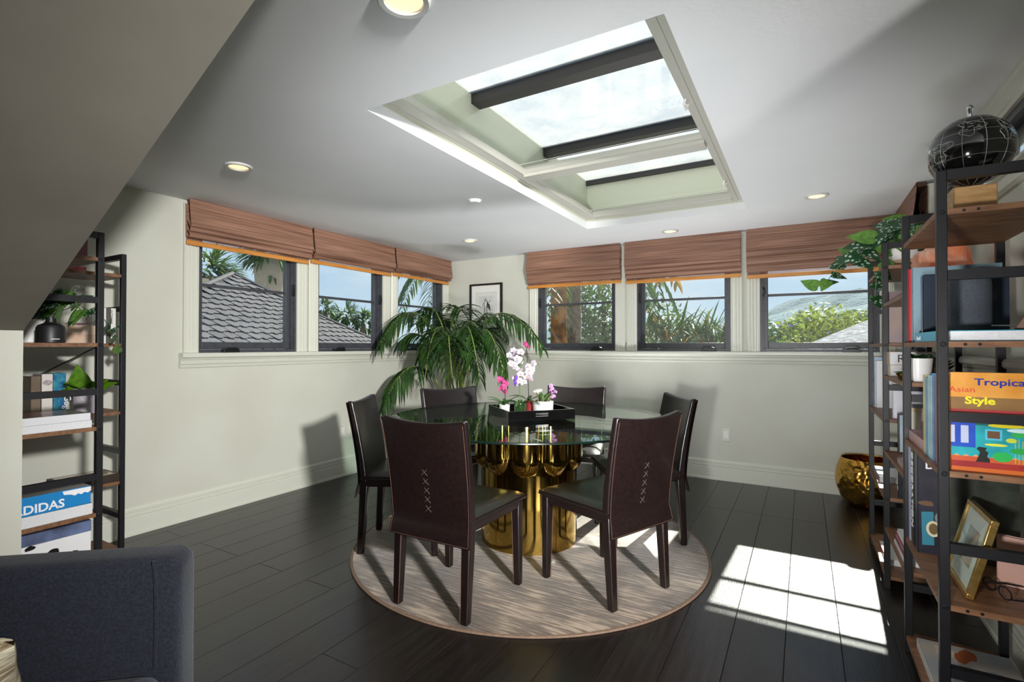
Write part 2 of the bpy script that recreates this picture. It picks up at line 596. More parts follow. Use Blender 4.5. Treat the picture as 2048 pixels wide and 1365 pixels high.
# window stools with an apron moulding
ST = [(0, 1.100), (0.018, 1.104), (0.022, 1.120), (0.016, 1.124), (0.026, 1.130), (0.030, 1.150), (0.024, 1.156), (0.034, 1.162), (0.036, 1.172),
      (0.055, 1.174), (0.062, 1.182), (0.062, 1.200), (0.055, 1.210), (0, 1.212)]
struct(MB().prism([(d, z) for d, z in ST], 'y', -3.175, 0.0).build('trim_1', m_trim), 'long sill moulding under the left windows')
struct(MB().prism([(-d, z) for d, z in ST], 'x', 0.0, XR).build('trim_2', m_trim), 'long sill moulding under the back windows')
struct(MB().prism([(XR - d, z) for d, z in ST], 'y', -3.2, 0.0).build('trim_3', m_trim), 'sill moulding along the right wall')

# fluted casing profile across its width: (along, depth)
FL = [(0, 0), (0, 0.020), (0.010, 0.030), (0.020, 0.030), (0.024, 0.020), (0.030, 0.020), (0.036, 0.027), (0.046, 0.027), (0.050, 0.017),
      (0.056, 0.017), (0.062, 0.024), (0.074, 0.024), (0.078, 0.014), (0.092, 0.014), (0.096, 0.020), (0.105, 0.018), (0.105, 0)]

def make_window(name, loc, rz, W, label, crank=0.3, latch='right', zmunt=1.725, plain=False):
    """room side is local -Y, width along local X"""
    t = bpy.data.objects.new(name, None)
    COL.objects.link(t)
    t.location = loc
    t.rotation_euler = (0, 0, rz)
    struct(t, label)
    o0, o1 = CAS, W - CAS
    MB().prism([(u, -d) for u, d in FL], 'z', Z_SILL, 2.30).build('casing', m_trim, t)
    MB().prism([(W - u, -d) for u, d in reversed(FL)], 'z', Z_SILL, 2.30).build('casing', m_trim, t)
    MB().box(o0, o1, -0.02, 0, Z_HEAD, 2.30).build('head_casing', m_trim, t)
    j = MB()
    j.box(o0, o0 + 0.018, -0.004, 0.13, Z_SILL, Z_HEAD).box(o1 - 0.018, o1, -0.004, 0.13, Z_SILL, Z_HEAD)
    j.box(o0 + 0.018, o1 - 0.018, -0.004, 0.13, Z_SILL, Z_SILL + 0.022).box(o0 + 0.018, o1 - 0.018, -0.004, 0.13, Z_HEAD - 0.02, Z_HEAD)
    # stepped stop just inside the jamb
    j.box(o0 + 0.018, o0 + 0.030, 0.018, 0.05, Z_SILL + 0.022, Z_HEAD - 0.02).box(o1 - 0.030, o1 - 0.018, 0.018, 0.05, Z_SILL + 0.022, Z_HEAD - 0.02)
    j.build('jamb', m_frame, t)
    s0, s1, b0, b1 = o0 + 0.020, o1 - 0.020, Z_SILL + 0.024, Z_HEAD - 0.022
    sw, br = 0.042, 0.056
    s = MB()
    s.box(s0, s0 + sw, 0.052, 0.095, b0, b1).box(s1 - sw, s1, 0.052, 0.095, b0, b1)
    s.box(s0 + sw, s1 - sw, 0.052, 0.095, b0, b0 + br).box(s0 + sw, s1 - sw, 0.052, 0.095, b1 - sw, b1)
    s.build('sash', m_frame, t, bevel=0.003)
    MB().box(s0 + sw, s1 - sw, 0.058, 0.088, zmunt - 0.011, zmunt + 0.011).build('muntin', m_frame, t, bevel=0.002)
    MB().box(s0 + sw - 0.004, s1 - sw + 0.004, 0.071, 0.075, b0 + br - 0.004, zmunt - 0.011).build('pane', m_pane, t)
    MB().box(s0 + sw - 0.004, s1 - sw + 0.004, 0.071, 0.075, zmunt + 0.011, b1 - sw + 0.004).build('pane', m_pane, t)
    cx = o0 + crank * (o1 - o0)
    # folding crank: low arched cover with the arm lying on it
    k = MB()
    prof = [(-0.066, 0.0), (-0.058, 0.024), (-0.036, 0.038), (0.03, 0.041), (0.054, 0.032), (0.066, 0.0)]
    k.prism([(cx + a, Z_SILL + z) for a, z in prof], 'y', -0.050, -0.004)
    k.tube([(cx - 0.04, -0.053, Z_SILL + 0.022), (cx + 0.02, -0.055, Z_SILL + 0.030), (cx + 0.045, -0.053, Z_SILL + 0.020)], 0.005, 6)
    k.build('crank_handle', m_black, t, bevel=0.002)
    lx = o1 - 0.026 if latch == 'right' else o0 + 0.026
    sg = -1 if latch == 'right' else 1
    h = MB()
    h.box(lx - 0.008, lx + 0.008, -0.012, 0.012, 1.70, 1.80)
    h.tube([(lx, -0.010, 1.79), (lx + sg * 0.012, -0.028, 1.77), (lx + sg * 0.012, -0.030, 1.73), (lx, -0.012, 1.715)], 0.006, 6)
    h.build('latch', m_black, t)
    return t

for i, (u, w) in enumerate(L_UNITS):
    make_window('window_%d' % (i + 1), (0, u, 0), rad(90), w,
                ['charcoal framed window on the left wall showing the big shingled roof', 'middle charcoal framed window of the left wall',
                 'charcoal framed window of the left wall nearest the corner, behind the palm'][i], crank=0.28)
for i, (u, w) in enumerate(B_UNITS):
    make_window('window_%d' % (i + 4), (u, 0, 0), 0, w,
                ['charcoal framed window of the back wall nearest the corner, beside the drawing', 'middle charcoal framed window of the back wall',
                 'charcoal framed window of the back wall behind the bookshelf'][i], crank=0.78, latch='left')
make_window('window_7', (XR, -0.1, 0), rad(-90), 0.9, 'window on the right wall behind the bookshelf', crank=0.7)

# high clerestory on the right wall, over the bookshelf
t = bpy.data.objects.new('window_8', None)
COL.objects.link(t)
struct(t, 'dark clerestory window high on the right wall above the globe')
MB().prism([(XR - 0.0, 2.32), (XR - 0.024, 2.32), (XR - 0.024, 2.300), (XR - 0.018, 2.290), (XR - 0.018, 2.225), (XR - 0.012, 2.220), (XR - 0.012, 2.205), (XR - 0.018, 2.19), (XR, 2.19)],
           'y', -3.2, -1.15).build('head_casing', m_trim, t)
MB().prism([(XR, 1.97), (XR - 0.03, 1.97), (XR - 0.034, 1.955), (XR - 0.018, 1.94), (XR - 0.018, 1.90), (XR - 0.010, 1.885), (XR, 1.88)], 'y', -3.2, -1.15).build('sill_casing', m_trim, t)
f = MB().box(XR - 0.004, XR + 0.10, -2.95, -1.35, 2.155, 2.19).box(XR - 0.004, XR + 0.10, -2.95, -1.35, 1.97, 1.995)
f.box(XR - 0.004, XR + 0.10, -2.95, -2.92, 1.995, 2.155).box(XR - 0.004, XR + 0.10, -1.38, -1.35, 1.995, 2.155)
f.build('jamb', m_frame, t)
f = MB().box(XR + 0.045, XR + 0.085, -2.92, -1.38, 2.115, 2.155).box(XR + 0.045, XR + 0.085, -2.92, -1.38, 1.995, 2.03)
f.box(XR + 0.045, XR + 0.085, -2.17, -2.13, 2.03, 2.115)
f.build('sash', m_frame, t, bevel=0.003)
MB().box(XR + 0.062, XR + 0.066, -2.92, -1.38, 2.028, 2.117).build('pane', m_pane, t)

# skylight
t = bpy.data.objects.new('window_9', None)
COL.objects.link(t)
struct(t, 'large skylight in the ceiling over the table')
sh = MB()
ZS = 2.745
sh.box(SX0 - 0.1, SX0, SY0 - 0.1, SY1 + 0.1, H + 0.06, ZS + 0.03).box(SX1, SX1 + 0.1, SY0 - 0.1, SY1 + 0.1, H + 0.06, ZS + 0.03)
sh.box(SX0, SX1, SY0 - 0.1, SY0, H + 0.06, ZS + 0.03).box(SX0, SX1, SY1, SY1 + 0.1, H + 0.06, ZS + 0.03)
sh.build('shaft', m_shaft, t)
def track(a, b, horizontal):
    return a
TR = [(0, 2.395), (0.020, 2.395), (0.022, 2.400), (0.055, 2.400), (0.057, 2.395), (0.092, 2.395), (0.096, 2.402), (0.096, 2.436), (0.080, 2.442), (0.080, 2.450), (0, 2.450)]
MB().prism([(SX0 + d, z) for d, z in TR], 'y', SY0, SY1).build('shade_track', m_track, t)
MB().prism([(SX1 - d, z) for d, z in TR], 'y', SY0, SY1).build('shade_track', m_track, t)
MB().prism([(SY1 - d, z) for d, z in TR], 'x', SX0 + 0.096, SX1 - 0.096).build('shade_track', m_track, t)
MB().prism([(-2.19, 2.380), (-2.10, 2.372), (-2.10, 2.382), (-2.115, 2.390), (-2.115, 2.44), (-2.14, 2.45), (-2.175, 2.45), (-2.185, 2.43), (-2.182, 2.41), (-2.19, 2.40)],
           'x', SX0 + 0.090, SX1 - 0.090).build('shade_crossbar', m_track, t)
for yb in (-2.625, -1.675):
    b = MB().prism([(yb - 0.045, 2.690), (yb + 0.045, 2.690), (yb + 0.045, 2.755), (yb + 0.052, 2.76), (yb - 0.052, 2.76), (yb - 0.045, 2.755)], 'x', SX0, SX1)
    b.build('glazing_bar', m_bar, t)
MB().box(SX0, SX1, SY1 - 0.03, SY1, 2.705, 2.745).build('glazing_edge', m_bar, t)
for y0, y1 in ((SY0, -2.65), (-2.60, -1.70), (-1.65, SY1)):
    MB().box(SX0 - 0.02, SX1 + 0.02, y0, y1, 2.745, 2.751).build('skylight_pane', m_skyglass, t)
# little white cord loops and the tensioned cords of the skylight shade
for yk in (-2.72, -1.40):
    MB().tube([(SX1 - 0.085, yk, 2.396), (SX1 - 0.092, yk, 2.372), (SX1 - 0.092, yk + 0.05, 2.368), (SX1 - 0.085, yk + 0.06, 2.396)], 0.006, 6).build('cord_clip', m_white, t)
for yk in (-2.28, -1.02):
    MB().tube([(SX0 + 0.04, yk, 2.43), (SX1 - 0.04, yk, 2.43)], 0.0012, 5).build('cord', m_white, t)

# ------------------------------------------------------------------ woven shades
def make_shade(label, loc, rz, W, zrail, zfold, sheer, group, bulge=0.0):
    """room side local -Y; hangs from the ceiling; zfold bottom of the long front panel, zrail bottom of the rail"""
    t = thing('roman_blind', label, 'blind', loc, rz, group)
    def sheet(name, prof, mat, x0=0.0, x1=None):
        x1 = W if x1 is None else x1
        rows = [[(x0, -d, z), (x0 + (x1 - x0) * 0.5, -d - 0.001, z), (x1, -d, z)] for d, z in prof]
        rows2 = [[(x, y + 0.003, z) for x, y, z in r] for r in rows]
        mb = MB().grid(rows)
        mb.grid([list(reversed(r)) for r in rows2])
        n = len(prof)
        for a, b in ((prof[0], 0), (prof[-1], n - 1)):
            pass
        return mb.build(name, mat, t, smooth=True, angle=50)
    MB().box(0.012, W - 0.012, -0.080, -0.034, H - 0.03, H - 0.002).build('headrail', M('dark_walnut_rail', '#4a3020', rough=0.6), t)  # headrail in plain dark brown wood
    sheet('front_panel', [(0.086, H - 0.002), (0.088, H - 0.06), (0.094 + bulge, (H + zfold) / 2), (0.106 + bulge, zfold + 0.02), (0.108 + bulge, zfold),
                          (0.098, zfold - 0.004), (0.078, zfold + 0.012), (0.060, zfold + 0.05)], m_weave)
    zb = zrail + 0.034
    span = zfold - zb
    n = 3 if span > 0.1 else 2
    top = zfold + 0.008
    for k in range(n):
        z0 = top - k * (span / n) * 0.92
        z1 = z0 - span / n * 0.95
        d0 = 0.066 - k * 0.006
        bl = 0.098 - k * 0.012
        sheet('fold', [(d0, z0 + 0.012), (bl - 0.006, z0 - 0.004), (bl, (z0 + z1) / 2), (bl - 0.008, z1 + 0.004), (d0 - 0.004, z1 - 0.001), (d0 - 0.016, z1 + 0.012)], m_weave)
    sheet('back_layer', [(0.030, H - 0.03), (0.034, zb + sheer), (0.036, zb + sheer)], m_weave)
    sheet('sheer_strip', [(0.040, zb + sheer + 0.004), (0.040, zb - 0.002)], m_weave_sheer)
    MB().box(0.0, W - 0.004, -0.052, -0.034, zrail, zb).build('bottom_rail', m_rail, t, bevel=0.003)
    return t

LG = 'woven wood shades'
lab = ['woven brown roman shade over the left wall window nearest the slope', 'woven brown roman shade over the middle window of the left wall', 'woven brown roman shade in the corner end of the left wall']
for i, (u, w) in enumerate(L_UNITS):
    make_shade(lab[i], (0, u + 0.002, 0), rad(90), w - 0.006 if i < 2 else w - 0.03, (1.992, 2.008, 2.022)[i], (2.118, 2.100, 2.104)[i], 0.022, LG)
lab = ['woven brown roman shade beside the framed drawing', 'woven brown roman shade over the middle window of the back wall', 'woven brown roman shade with pale sheer strips, behind the trailing plant']
for i, (u, w) in enumerate(B_UNITS):
    make_shade(lab[i], (u, 0, 0), 0, (w - 0.03, w - 0.01, w + 0.02)[i], (1.912, 1.897, 1.874)[i], (2.108, 2.075, 2.13)[i], (0.012, 0.012, 0.055)[i], LG)
make_shade('woven brown roman shade on the right wall, seen from its end', (XR, -0.14, 0), rad(-90), 0.86, 1.90, 2.08, 0.02, LG)

# ------------------------------------------------------------------ ceiling fittings
def downlight(label, x, y, r=0.075):
    t = thing('recessed_light', label, 'ceiling light', (x, y, H), 0, 'recessed ceiling lights')
    MB().lathe([(r, 0.0), (r, -0.006), (r * 0.93, -0.011), (r * 0.74, -0.010), (r * 0.70, -0.002), (r * 0.70, 0.0)], 32, cap0=False, cap1=False).build('trim_ring', m_ring, t, smooth=True)
    MB().lathe([(0.0005, -0.0045), (r * 0.45, -0.0045), (r * 0.71, -0.003)], 32, cap0=True, cap1=False).build('lens', m_bulb, t, smooth=True)
    return t
downlight('round recessed ceiling light above the left wall, closest to the sloped ceiling', 1.003, -3.353)
downlight('round recessed ceiling light near the corner above the framed drawing', 0.991, -0.953)
downlight('round recessed ceiling light above the middle back window', 2.819, -0.375)
downlight('round recessed ceiling light to the right of the skylight', 3.962, -0.977)
downlight('large recessed ceiling light cut by the top edge of the picture', 2.828, -3.955, 0.082)
t = thing('smoke_detector', 'small flat white disc detector on the ceiling left of the skylight', 'smoke detector', (1.816, -2.08, H))
MB().lathe([(0.042, 0), (0.042, -0.010), (0.034, -0.018), (0.001, -0.019)], 28).build('cover', m_white, t, smooth=True)
MB().lathe([(0.048, 0), (0.048, -0.005), (0.040, -0.006)], 28).build('base_plate', m_white, t, smooth=True)

# wall plates
def outlet(label, loc, rz, sockets=True):
    t = thing('wall_outlet' if sockets else 'blank_wall_plate', label, 'outlet' if sockets else 'wall plate', loc, rz)
    MB().box(-0.037, 0.037, -0.008, 0, -0.06, 0.06).build('plate', m_trim, t, bevel=0.003)
    if sockets:
        MB().box(-0.017, 0.017, -0.0105, -0.008, -0.034, 0.034).build('receptacle', m_white, t, bevel=0.002)
        for dz in (-0.017, 0.017):
            for dx in (-0.006, 0.006):
                MB().box(dx - 0.001, dx + 0.001, -0.0112, -0.0100, dz - 0.001, dz + 0.006).build('slot', m_black, t)
            MB().box(-0.002, 0.002, -0.0112, -0.0100, dz - 0.009, dz - 0.005).build('slot', m_black, t)
    return t
outlet('cream duplex outlet on the back wall right of the chairs', (3.242, 0.0, 0.429), 0)
outlet('white duplex outlet low on the left wall', (0.0, -1.694, 0.434), rad(90))
outlet('painted blank plate beside the left wall outlet', (0.0, -1.572, 0.424), rad(90), False)

# framed drawing
t = thing('framed_drawing', 'black framed figure drawing with a wide white mat on the back wall', 'picture', (0.344, 0.0, 1.46))
fw, fh, fb = 0.457, 0.552, 0.022
m_pframe = M('black_picture_frame', '#121212', rough=0.35)
m_mat = M('white_mat_board', '#dcdcd6', rough=0.8)
m_print = M('grey_wash_paper', '#b9bcb8', '#c8cac5', scale=9, rough=0.8)
m_ink = M('graphite_ink', '#2c2c2c', rough=0.8)
MB().box(0, fw, -0.028, -0.002, 0, fb).box(0, fw, -0.028, -0.002, fh - fb, fh).box(0, fb, -0.028, -0.002, fb, fh - fb).box(fw - fb, fw, -0.028, -0.002, fb, fh - fb).build('frame', m_pframe, t)
MB().box(fb, fw - fb, -0.016, -0.004, fb, fh - fb).build('mat_board', m_mat, t)
q = MB()
for a, b, c, d in ((0.085, 0.375, 0.085, 0.445), (0.105, 0.355, 0.110, 0.425)):
    q.box(a, b, -0.0168, -0.016, c, c + 0.0025).box(a, b, -0.0168, -0.016, d - 0.0025, d).box(a, a + 0.002, -0.0168, -0.016, c, d).box(b - 0.002, b, -0.0168, -0.016, c, d)
q.build('rule_line', m_ink, t)
MB().box(0.120, 0.340, -0.0172, -0.016, 0.125, 0.410).build('drawing_sheet', m_print, t)
g = MB()
def stroke(mb, pts, r=0.0022):
    mb.tube([(x, -0.0178, z) for x, z in pts], r, 5)
# loose standing figure with a cloak and a raised arm
stroke(g, [(0.214, 0.365), (0.222, 0.378), (0.231, 0.372), (0.232, 0.358), (0.222, 0.352), (0.214, 0.365)])
stroke(g, [(0.220, 0.352), (0.210, 0.338), (0.203, 0.305), (0.210, 0.275)], 0.003)
stroke(g, [(0.228, 0.352), (0.246, 0.338), (0.250, 0.300), (0.243, 0.270)], 0.004)
stroke(g, [(0.248, 0.335), (0.268, 0.318), (0.286, 0.345), (0.300, 0.338)], 0.0028)
stroke(g, [(0.205, 0.325), (0.190, 0.300), (0.182, 0.272)], 0.0026)
stroke(g, [(0.212, 0.275), (0.207, 0.225), (0.209, 0.175), (0.200, 0.150)], 0.0034)
stroke(g, [(0.242, 0.272), (0.244, 0.220), (0.250, 0.175), (0.262, 0.155)], 0.0034)
stroke(g, [(0.227, 0.268), (0.224, 0.215), (0.226, 0.170)], 0.0018)
for k in range(9):
    a = 0.249 + 0.004 * k
    stroke(g, [(a, 0.330 - 0.004 * k), (a - 0.010 + 0.003 * k, 0.270 - 0.006 * k)], 0.0022)
for k in range(6):
    stroke(g, [(0.165 + 0.03 * k, 0.152 - 0.002 * (k % 2)), (0.195 + 0.03 * k, 0.150)], 0.0014)
g.build('figure_strokes', m_ink, t)

# ------------------------------------------------------------------ rug
def rug_mat():
    m = bpy.data.materials.new('silky_taupe_pile')
    m.use_nodes = True
    nt = m.node_tree
    L = nt.links.new
    p = nt.nodes['Principled BSDF']
    p.inputs['Roughness'].default_value = 0.55
    p.inputs['Sheen Weight'].default_value = 0.5
    p.inputs['Sheen Roughness'].default_value = 0.4
    tc = nt.nodes.new('ShaderNodeTexCoord')
    mp = nt.nodes.new('ShaderNodeMapping')
    mp.inputs['Rotation'].default_value = (0, 0, rad(-24))
    mp.inputs['Scale'].default_value = (5.0, 62.0, 1.0)
    nz = nt.nodes.new('ShaderNodeTexNoise')
    nz.inputs['Scale'].default_value = 1.0
    nz.inputs['Detail'].default_value = 6
    nz.inputs['Roughness'].default_value = 0.65
    n2 = nt.nodes.new('ShaderNodeTexNoise')
    n2.inputs['Scale'].default_value = 3.2
    n2.inputs['Detail'].default_value = 3
    ad = nt.nodes.new('ShaderNodeMath')
    ad.operation = 'MULTIPLY_ADD'
    ad.inputs[1].default_value = 0.7
    rp = nt.nodes.new('ShaderNodeValToRGB')
    e = rp.color_ramp.elements
    e[0].position = 0.68
    e[0].color = C('#3d3027')
    e[1].position = 1.0
    e[1].color = C('#a08d78')
    x = rp.color_ramp.elements.new(0.88)
    x.color = C('#655546')
    L(tc.outputs['Object'], mp.inputs['Vector'])
    L(mp.outputs['Vector'], nz.inputs['Vector'])
    L(tc.outputs['Object'], n2.inputs['Vector'])
    L(n2.outputs['Fac'], ad.inputs[0])
    L(nz.outputs['Fac'], ad.inputs[2])
    L(ad.outputs['Value'], rp.inputs['Fac'])
    L(rp.outputs['Color'], p.inputs['Base Color'])
    bp = nt.nodes.new('ShaderNodeBump')
    bp.inputs['Strength'].default_value = 0.7
    bp.inputs['Distance'].default_value = 0.006
    L(nz.outputs['Fac'], bp.inputs['Height'])
    L(bp.outputs['Normal'], p.inputs['Normal'])
    return m
RC = (2.331, -2.217)
RR = 1.098
t = thing('round_rug', 'round taupe rug with silky streaked pile under the dining table', 'rug', (RC[0], RC[1], 0))
MB().lathe([(0.001, 0.011), (0.5, 0.0115), (RR - 0.03, 0.011), (RR - 0.012, 0.009), (RR - 0.010, 0.0)], 128, cap0=False, cap1=True).build('pile', rug_mat(), t, smooth=True)
e = MB()
ring = [(RR - 0.008, 0.0), (RR + 0.004, 0.002), (RR + 0.006, 0.006), (RR + 0.002, 0.010), (RR - 0.008, 0.0115), (RR - 0.014, 0.008)]
e.lathe(ring + [ring[0]], 128, cap0=False, cap1=False)
e.build('bound_edge', M('brown_rug_binding', '#6b5648', '#7b6453', scale=80, rough=0.7), t, smooth=True)
RZ = 0.0115

# ------------------------------------------------------------------ table
t = thing('dining_table', 'round glass dining table on a fluted polished brass drum', 'table', (2.31, -2.175, RZ))
zt = 0.772
rows = []
NT, NZ = 220, 64
ncap = 10
for i in range(NZ + 1):
    z = zt * i / NZ
    row = []
    for k in range(NT + 1):
        th = 2 * math.pi * k / NT
        ph = (th / (2 * math.pi / ncap) + 0.32) % 1.0 - 0.5
        s = ph * (2 * math.pi / ncap) * 0.33
        a, bz = 0.088, 0.088
        z0 = 0.565
        q = 1 - (s / a) ** 2 - (max(0.0, z0 - z) / bz) ** 2
        r = 0.312 + (0.042 * math.sqrt(q) + 0.004 if q > 0 else 0.0)
        row.append((r * math.cos(th), r * math.sin(th), z))
    rows.append(row)
mb = MB().grid(rows)
mb.f = [f for f in mb.f]
base = mb.build('fluted_base', m_brass, t, smooth=True, angle=60)
MB().lathe([(0.001, zt), (0.340, zt), (0.340, zt + 0.002), (0.001, zt + 0.002)], 64, cap0=False, cap1=False).build('base_top', m_brass, t, smooth=True)
for k in range(5):
    th = (k * 0.2 + 0.066) * 2 * math.pi
    MB().box(-0.0012, 0.0012, 0.3105, 0.3135, 0.0, 0.56).build('seam', M('brass_seam', '#6e4f1c', rough=0.4, metal=1.0), t, rz=th)
m_tglass = glass_mat('green_table_glass', '#e3f0e8', ior=1.5)
m_tedge = M('dark_green_glass_edge', '#04140f', rough=0.25, spec=0.3)
GR, GZ = 0.915, 0.774
MB().lathe([(GR - 0.004, GZ), (0.001, GZ)], 160, cap0=False, cap1=False).build('glass_underside', m_tglass, t, smooth=True)
MB().lathe([(GR - 0.004, GZ + 0.012), (0.001, GZ + 0.012)], 160, cap0=False, cap1=False).build('glass_top', m_tglass, t, smooth=True)
MB().lathe([(GR - 0.004, GZ), (GR, GZ + 0.003), (GR, GZ + 0.009), (GR - 0.004, GZ + 0.012)], 160, cap0=False, cap1=False).build('glass_edge', m_tedge, t, smooth=True)
TZ = RZ + GZ + 0.0122

# ------------------------------------------------------------------ chairs
CHG = 'brown leather dining chairs'
def make_chair():
    t = thing('dining_chair', 'x', 'chair', (0, 0, RZ), 0, CHG)
    # legs: square and tapering, leather wrapped
    def leg(x, y, x2, y2, z2, w0, w1):
        m = MB()
        m.hexa([(x - w0, y - w0, 0), (x + w0, y - w0, 0), (x + w0, y + w0, 0), (x - w0, y + w0, 0)],
               [(x2 - w1, y2 - w1, z2), (x2 + w1, y2 - w1, z2), (x2 + w1, y2 + w1, z2), (x2 - w1, y2 + w1, z2)])
        lg = m.build('leg', m_leather, t, bevel=0.008, seg=3)
        MB().tube([(x + w0 * (1 if x < 0 else -1), y - w0 - 0.0006, 0.004), (x2 + w1 * (1 if x2 < 0 else -1) * 0.8, y2 - w1 - 0.0006, z2 - 0.02)], 0.0012, 4).build('leg_stitch', m_thread, lg)
    for s in (-1, 1):
        leg(s * 0.198, -0.004, s * 0.198, 0.022, 0.445, 0.019, 0.026)
        leg(s * 0.222, 0.448, s * 0.220, 0.440, 0.445, 0.018, 0.024)
    # seat apron frame
    a = MB()
    a.hexa([(-0.222, 0.0, 0.405), (0.222, 0.0, 0.405), (0.240, 0.462, 0.405), (-0.240, 0.462, 0.405)],
           [(-0.224, -0.002, 0.452), (0.224, -0.002, 0.452), (0.244, 0.466, 0.452), (-0.244, 0.466, 0.452)])
    a.build('apron', m_leather, t, bevel=0.010, seg=3)
    # padded seat
    rows = []
    n = 14
    for i in range(n + 1):
        v = i / n
        y = 0.0 + 0.478 * v
        hw = 0.226 + 0.024 * v
        row = []
        for j in range(n + 1):
            u = j / n * 2 - 1
            edge = max(abs(u) ** 10, abs(2 * v - 1) ** 10)
            z = 0.492 - 0.022 * edge - 0.010 * math.exp(-((u / 0.55) ** 2 + ((v - 0.45) / 0.30) ** 2))
            row.append((u * hw, y, z))
        rows.append(row)
    sm = MB().grid(rows)
    rim = [rows[0][j] for j in range(n + 1)] + [rows[i][n] for i in range(1, n + 1)] + [rows[n][j] for j in range(n - 1, -1, -1)] + [rows[i][0] for i in range(n - 1, 0, -1)]
    k = len(rim)
    sm.add(rim + [(x, y, 0.448) for x, y, z in rim], [(i, i + k, (i + 1) % k + k, (i + 1) % k) for i in range(k)])
    seat = sm.build('seat', m_leather, t, smooth=True, angle=70)
    MB().tube([(x * 1.004, y + (0.002 if y > 0.2 else -0.002), 0.4535) for x, y, z in rim] + [(rim[0][0] * 1.004, rim[0][1] - 0.002, 0.4535)], 0.0035, 5).build('seat_piping', m_leather, seat, smooth=True)
    # backrest: curved slab leaning back, saddle shaped top edge
    def bk(u, v, side):
        # v 0 at the seat, 1 at the top; u -1..1
        z = 0.430 + (0.478 + 0.020 * (u * u - 0.35)) * v
        hw = 0.226 + 0.014 * v
        y = 0.018 - 0.088 * v ** 1.4 + 0.018 * (u * u - 0.5) * v * 1.2
        th = 0.046 - 0.012 * v
        return (u * hw, y + (th / 2 if side else -th / 2), z)
    n, nv = 12, 14
    fr = [[bk(j / n * 2 - 1, i / nv, 1) for j in range(n + 1)] for i in range(nv + 1)]
    rr = [[bk(j / n * 2 - 1, i / nv, 0) for j in range(n + 1)] for i in range(nv + 1)]
    b = MB().grid([list(reversed(r)) for r in fr]).grid(rr)
    rimf = [fr[0][j] for j in range(n + 1)] + [fr[i][n] for i in range(1, nv + 1)] + [fr[nv][j] for j in range(n - 1, -1, -1)] + [fr[i][0] for i in range(nv - 1, 0, -1)]
    rimr = [rr[0][j] for j in range(n + 1)] + [rr[i][n] for i in range(1, nv + 1)] + [rr[nv][j] for j in range(n - 1, -1, -1)] + [rr[i][0] for i in range(nv - 1, 0, -1)]
    k = len(rimf)
    b.add(rimr + rimf, [(i, (i + 1) % k, (i + 1) % k + k, i + k) for i in range(k)])
    me = b.mesh('backrest', m_leather)
    bm = bmesh.new()
    bm.from_mesh(me)
    bmesh.ops.remove_doubles(bm, verts=bm.verts, dist=1e-5)
    bmesh.ops.recalc_face_normals(bm, faces=bm.faces)
    bm.to_mesh(me)
    bm.free()
    back = obj('backrest', me, t, bevel=0.010, seg=3)
    # rear leather skin that hangs below the seat like a skirt
    def sk(u, v, off):
        if v >= 0:
            x, y, z = bk(u, v, 0)
            return (x * 1.012, y - 0.004 - off, z)
        x, y, z = bk(u, 0, 0)
        d = -v
        return (x * (1.012 + 0.035 * d), y - 0.005 - 0.022 * d * (1 - 0.3 * d) - off, z - d * 0.085)
    vs = [-1 + 0.25 * i for i in range(5)] + [i / 12 * 0.985 for i in range(1, 13)]
    def rows_(off):
        return [[sk((j / 12 * 2 - 1) * 0.995, v, off) for j in range(13)] for v in vs]
    o_, i_ = rows_(0.004), rows_(0.0)
    s = MB().grid(o_).grid([list(reversed(r)) for r in i_])
    def rim_of(R_):
        a_, b_ = len(R_), len(R_[0])
        return [R_[0][j] for j in range(b_)] + [R_[i][b_ - 1] for i in range(1, a_)] + [R_[a_ - 1][j] for j in range(b_ - 2, -1, -1)] + [R_[i][0] for i in range(a_ - 2, 0, -1)]
    ro, ri = rim_of(o_), rim_of(i_)
    k = len(ro)
    s.add(ro + ri, [(i, i + k, (i + 1) % k + k, (i + 1) % k) for i in range(k)])
    flap = s.build('back_skin', m_leather, t, smooth=True, angle=60)
    inset = [sk(u, v, 0.0048) for u, v in [(-0.965, 0.96 - 0.12 * i) for i in range(8)] + [(-0.965, -0.25 * i) for i in range(0, 4)]
             + [(-0.965 + 0.193 * i, -0.93) for i in range(11)] + [(0.965, -0.25 * i) for i in range(3, -1, -1)] + [(0.965, 0.12 + 0.12 * i) for i in range(8)]]
    MB().tube(inset, 0.0009, 4).build('edge_stitch', m_thread, flap)
    # lacing: five crosses down the middle
    for c in range(5):
        z = 0.492 + c * 0.044
        v = (z - 0.430) / 0.47
        y = bk(0, v, 0)[1] - 0.0105
        x = MB()
        for sg in (-1, 1):
            x.tube([(-0.017 * sg, y + 0.002, z - 0.015), (0, y - 0.0015, z), (0.017 * sg, y + 0.002, z + 0.015)], 0.0013, 5)
        x.build('cross_stitch', m_thread_dark, flap)
    return t

chair = make_chair()
spots = [((2.362, -3.246), 91, 'dining chair nearest the camera, its laced back on the left of the brass drum'),
         ((3.168, -2.622), 156.5, 'dining chair with its laced back turned to the right front, beside the sun patch'),
         ((1.470, -2.750), 29, 'dining chair on the left of the table, in front of the left wall outlet'),
         ((3.105, -1.655), 214, 'dining chair at the right of the table, half behind the right front chair'),
         ((1.452, -1.862), -27, 'dining chair at the back left with a bright glare on its backrest, below the palm'),
         ((2.252, -1.262), -76, 'dining chair at the far side of the table, behind the tray of orchids')]
for i, (p, a, lb) in enumerate(spots):
    c = chair if i == 0 else copy_tree(chair)
    c.location = (p[0], p[1], RZ)
    c.rotation_euler = (0, 0, rad(a - 90))
    c['label'] = lb

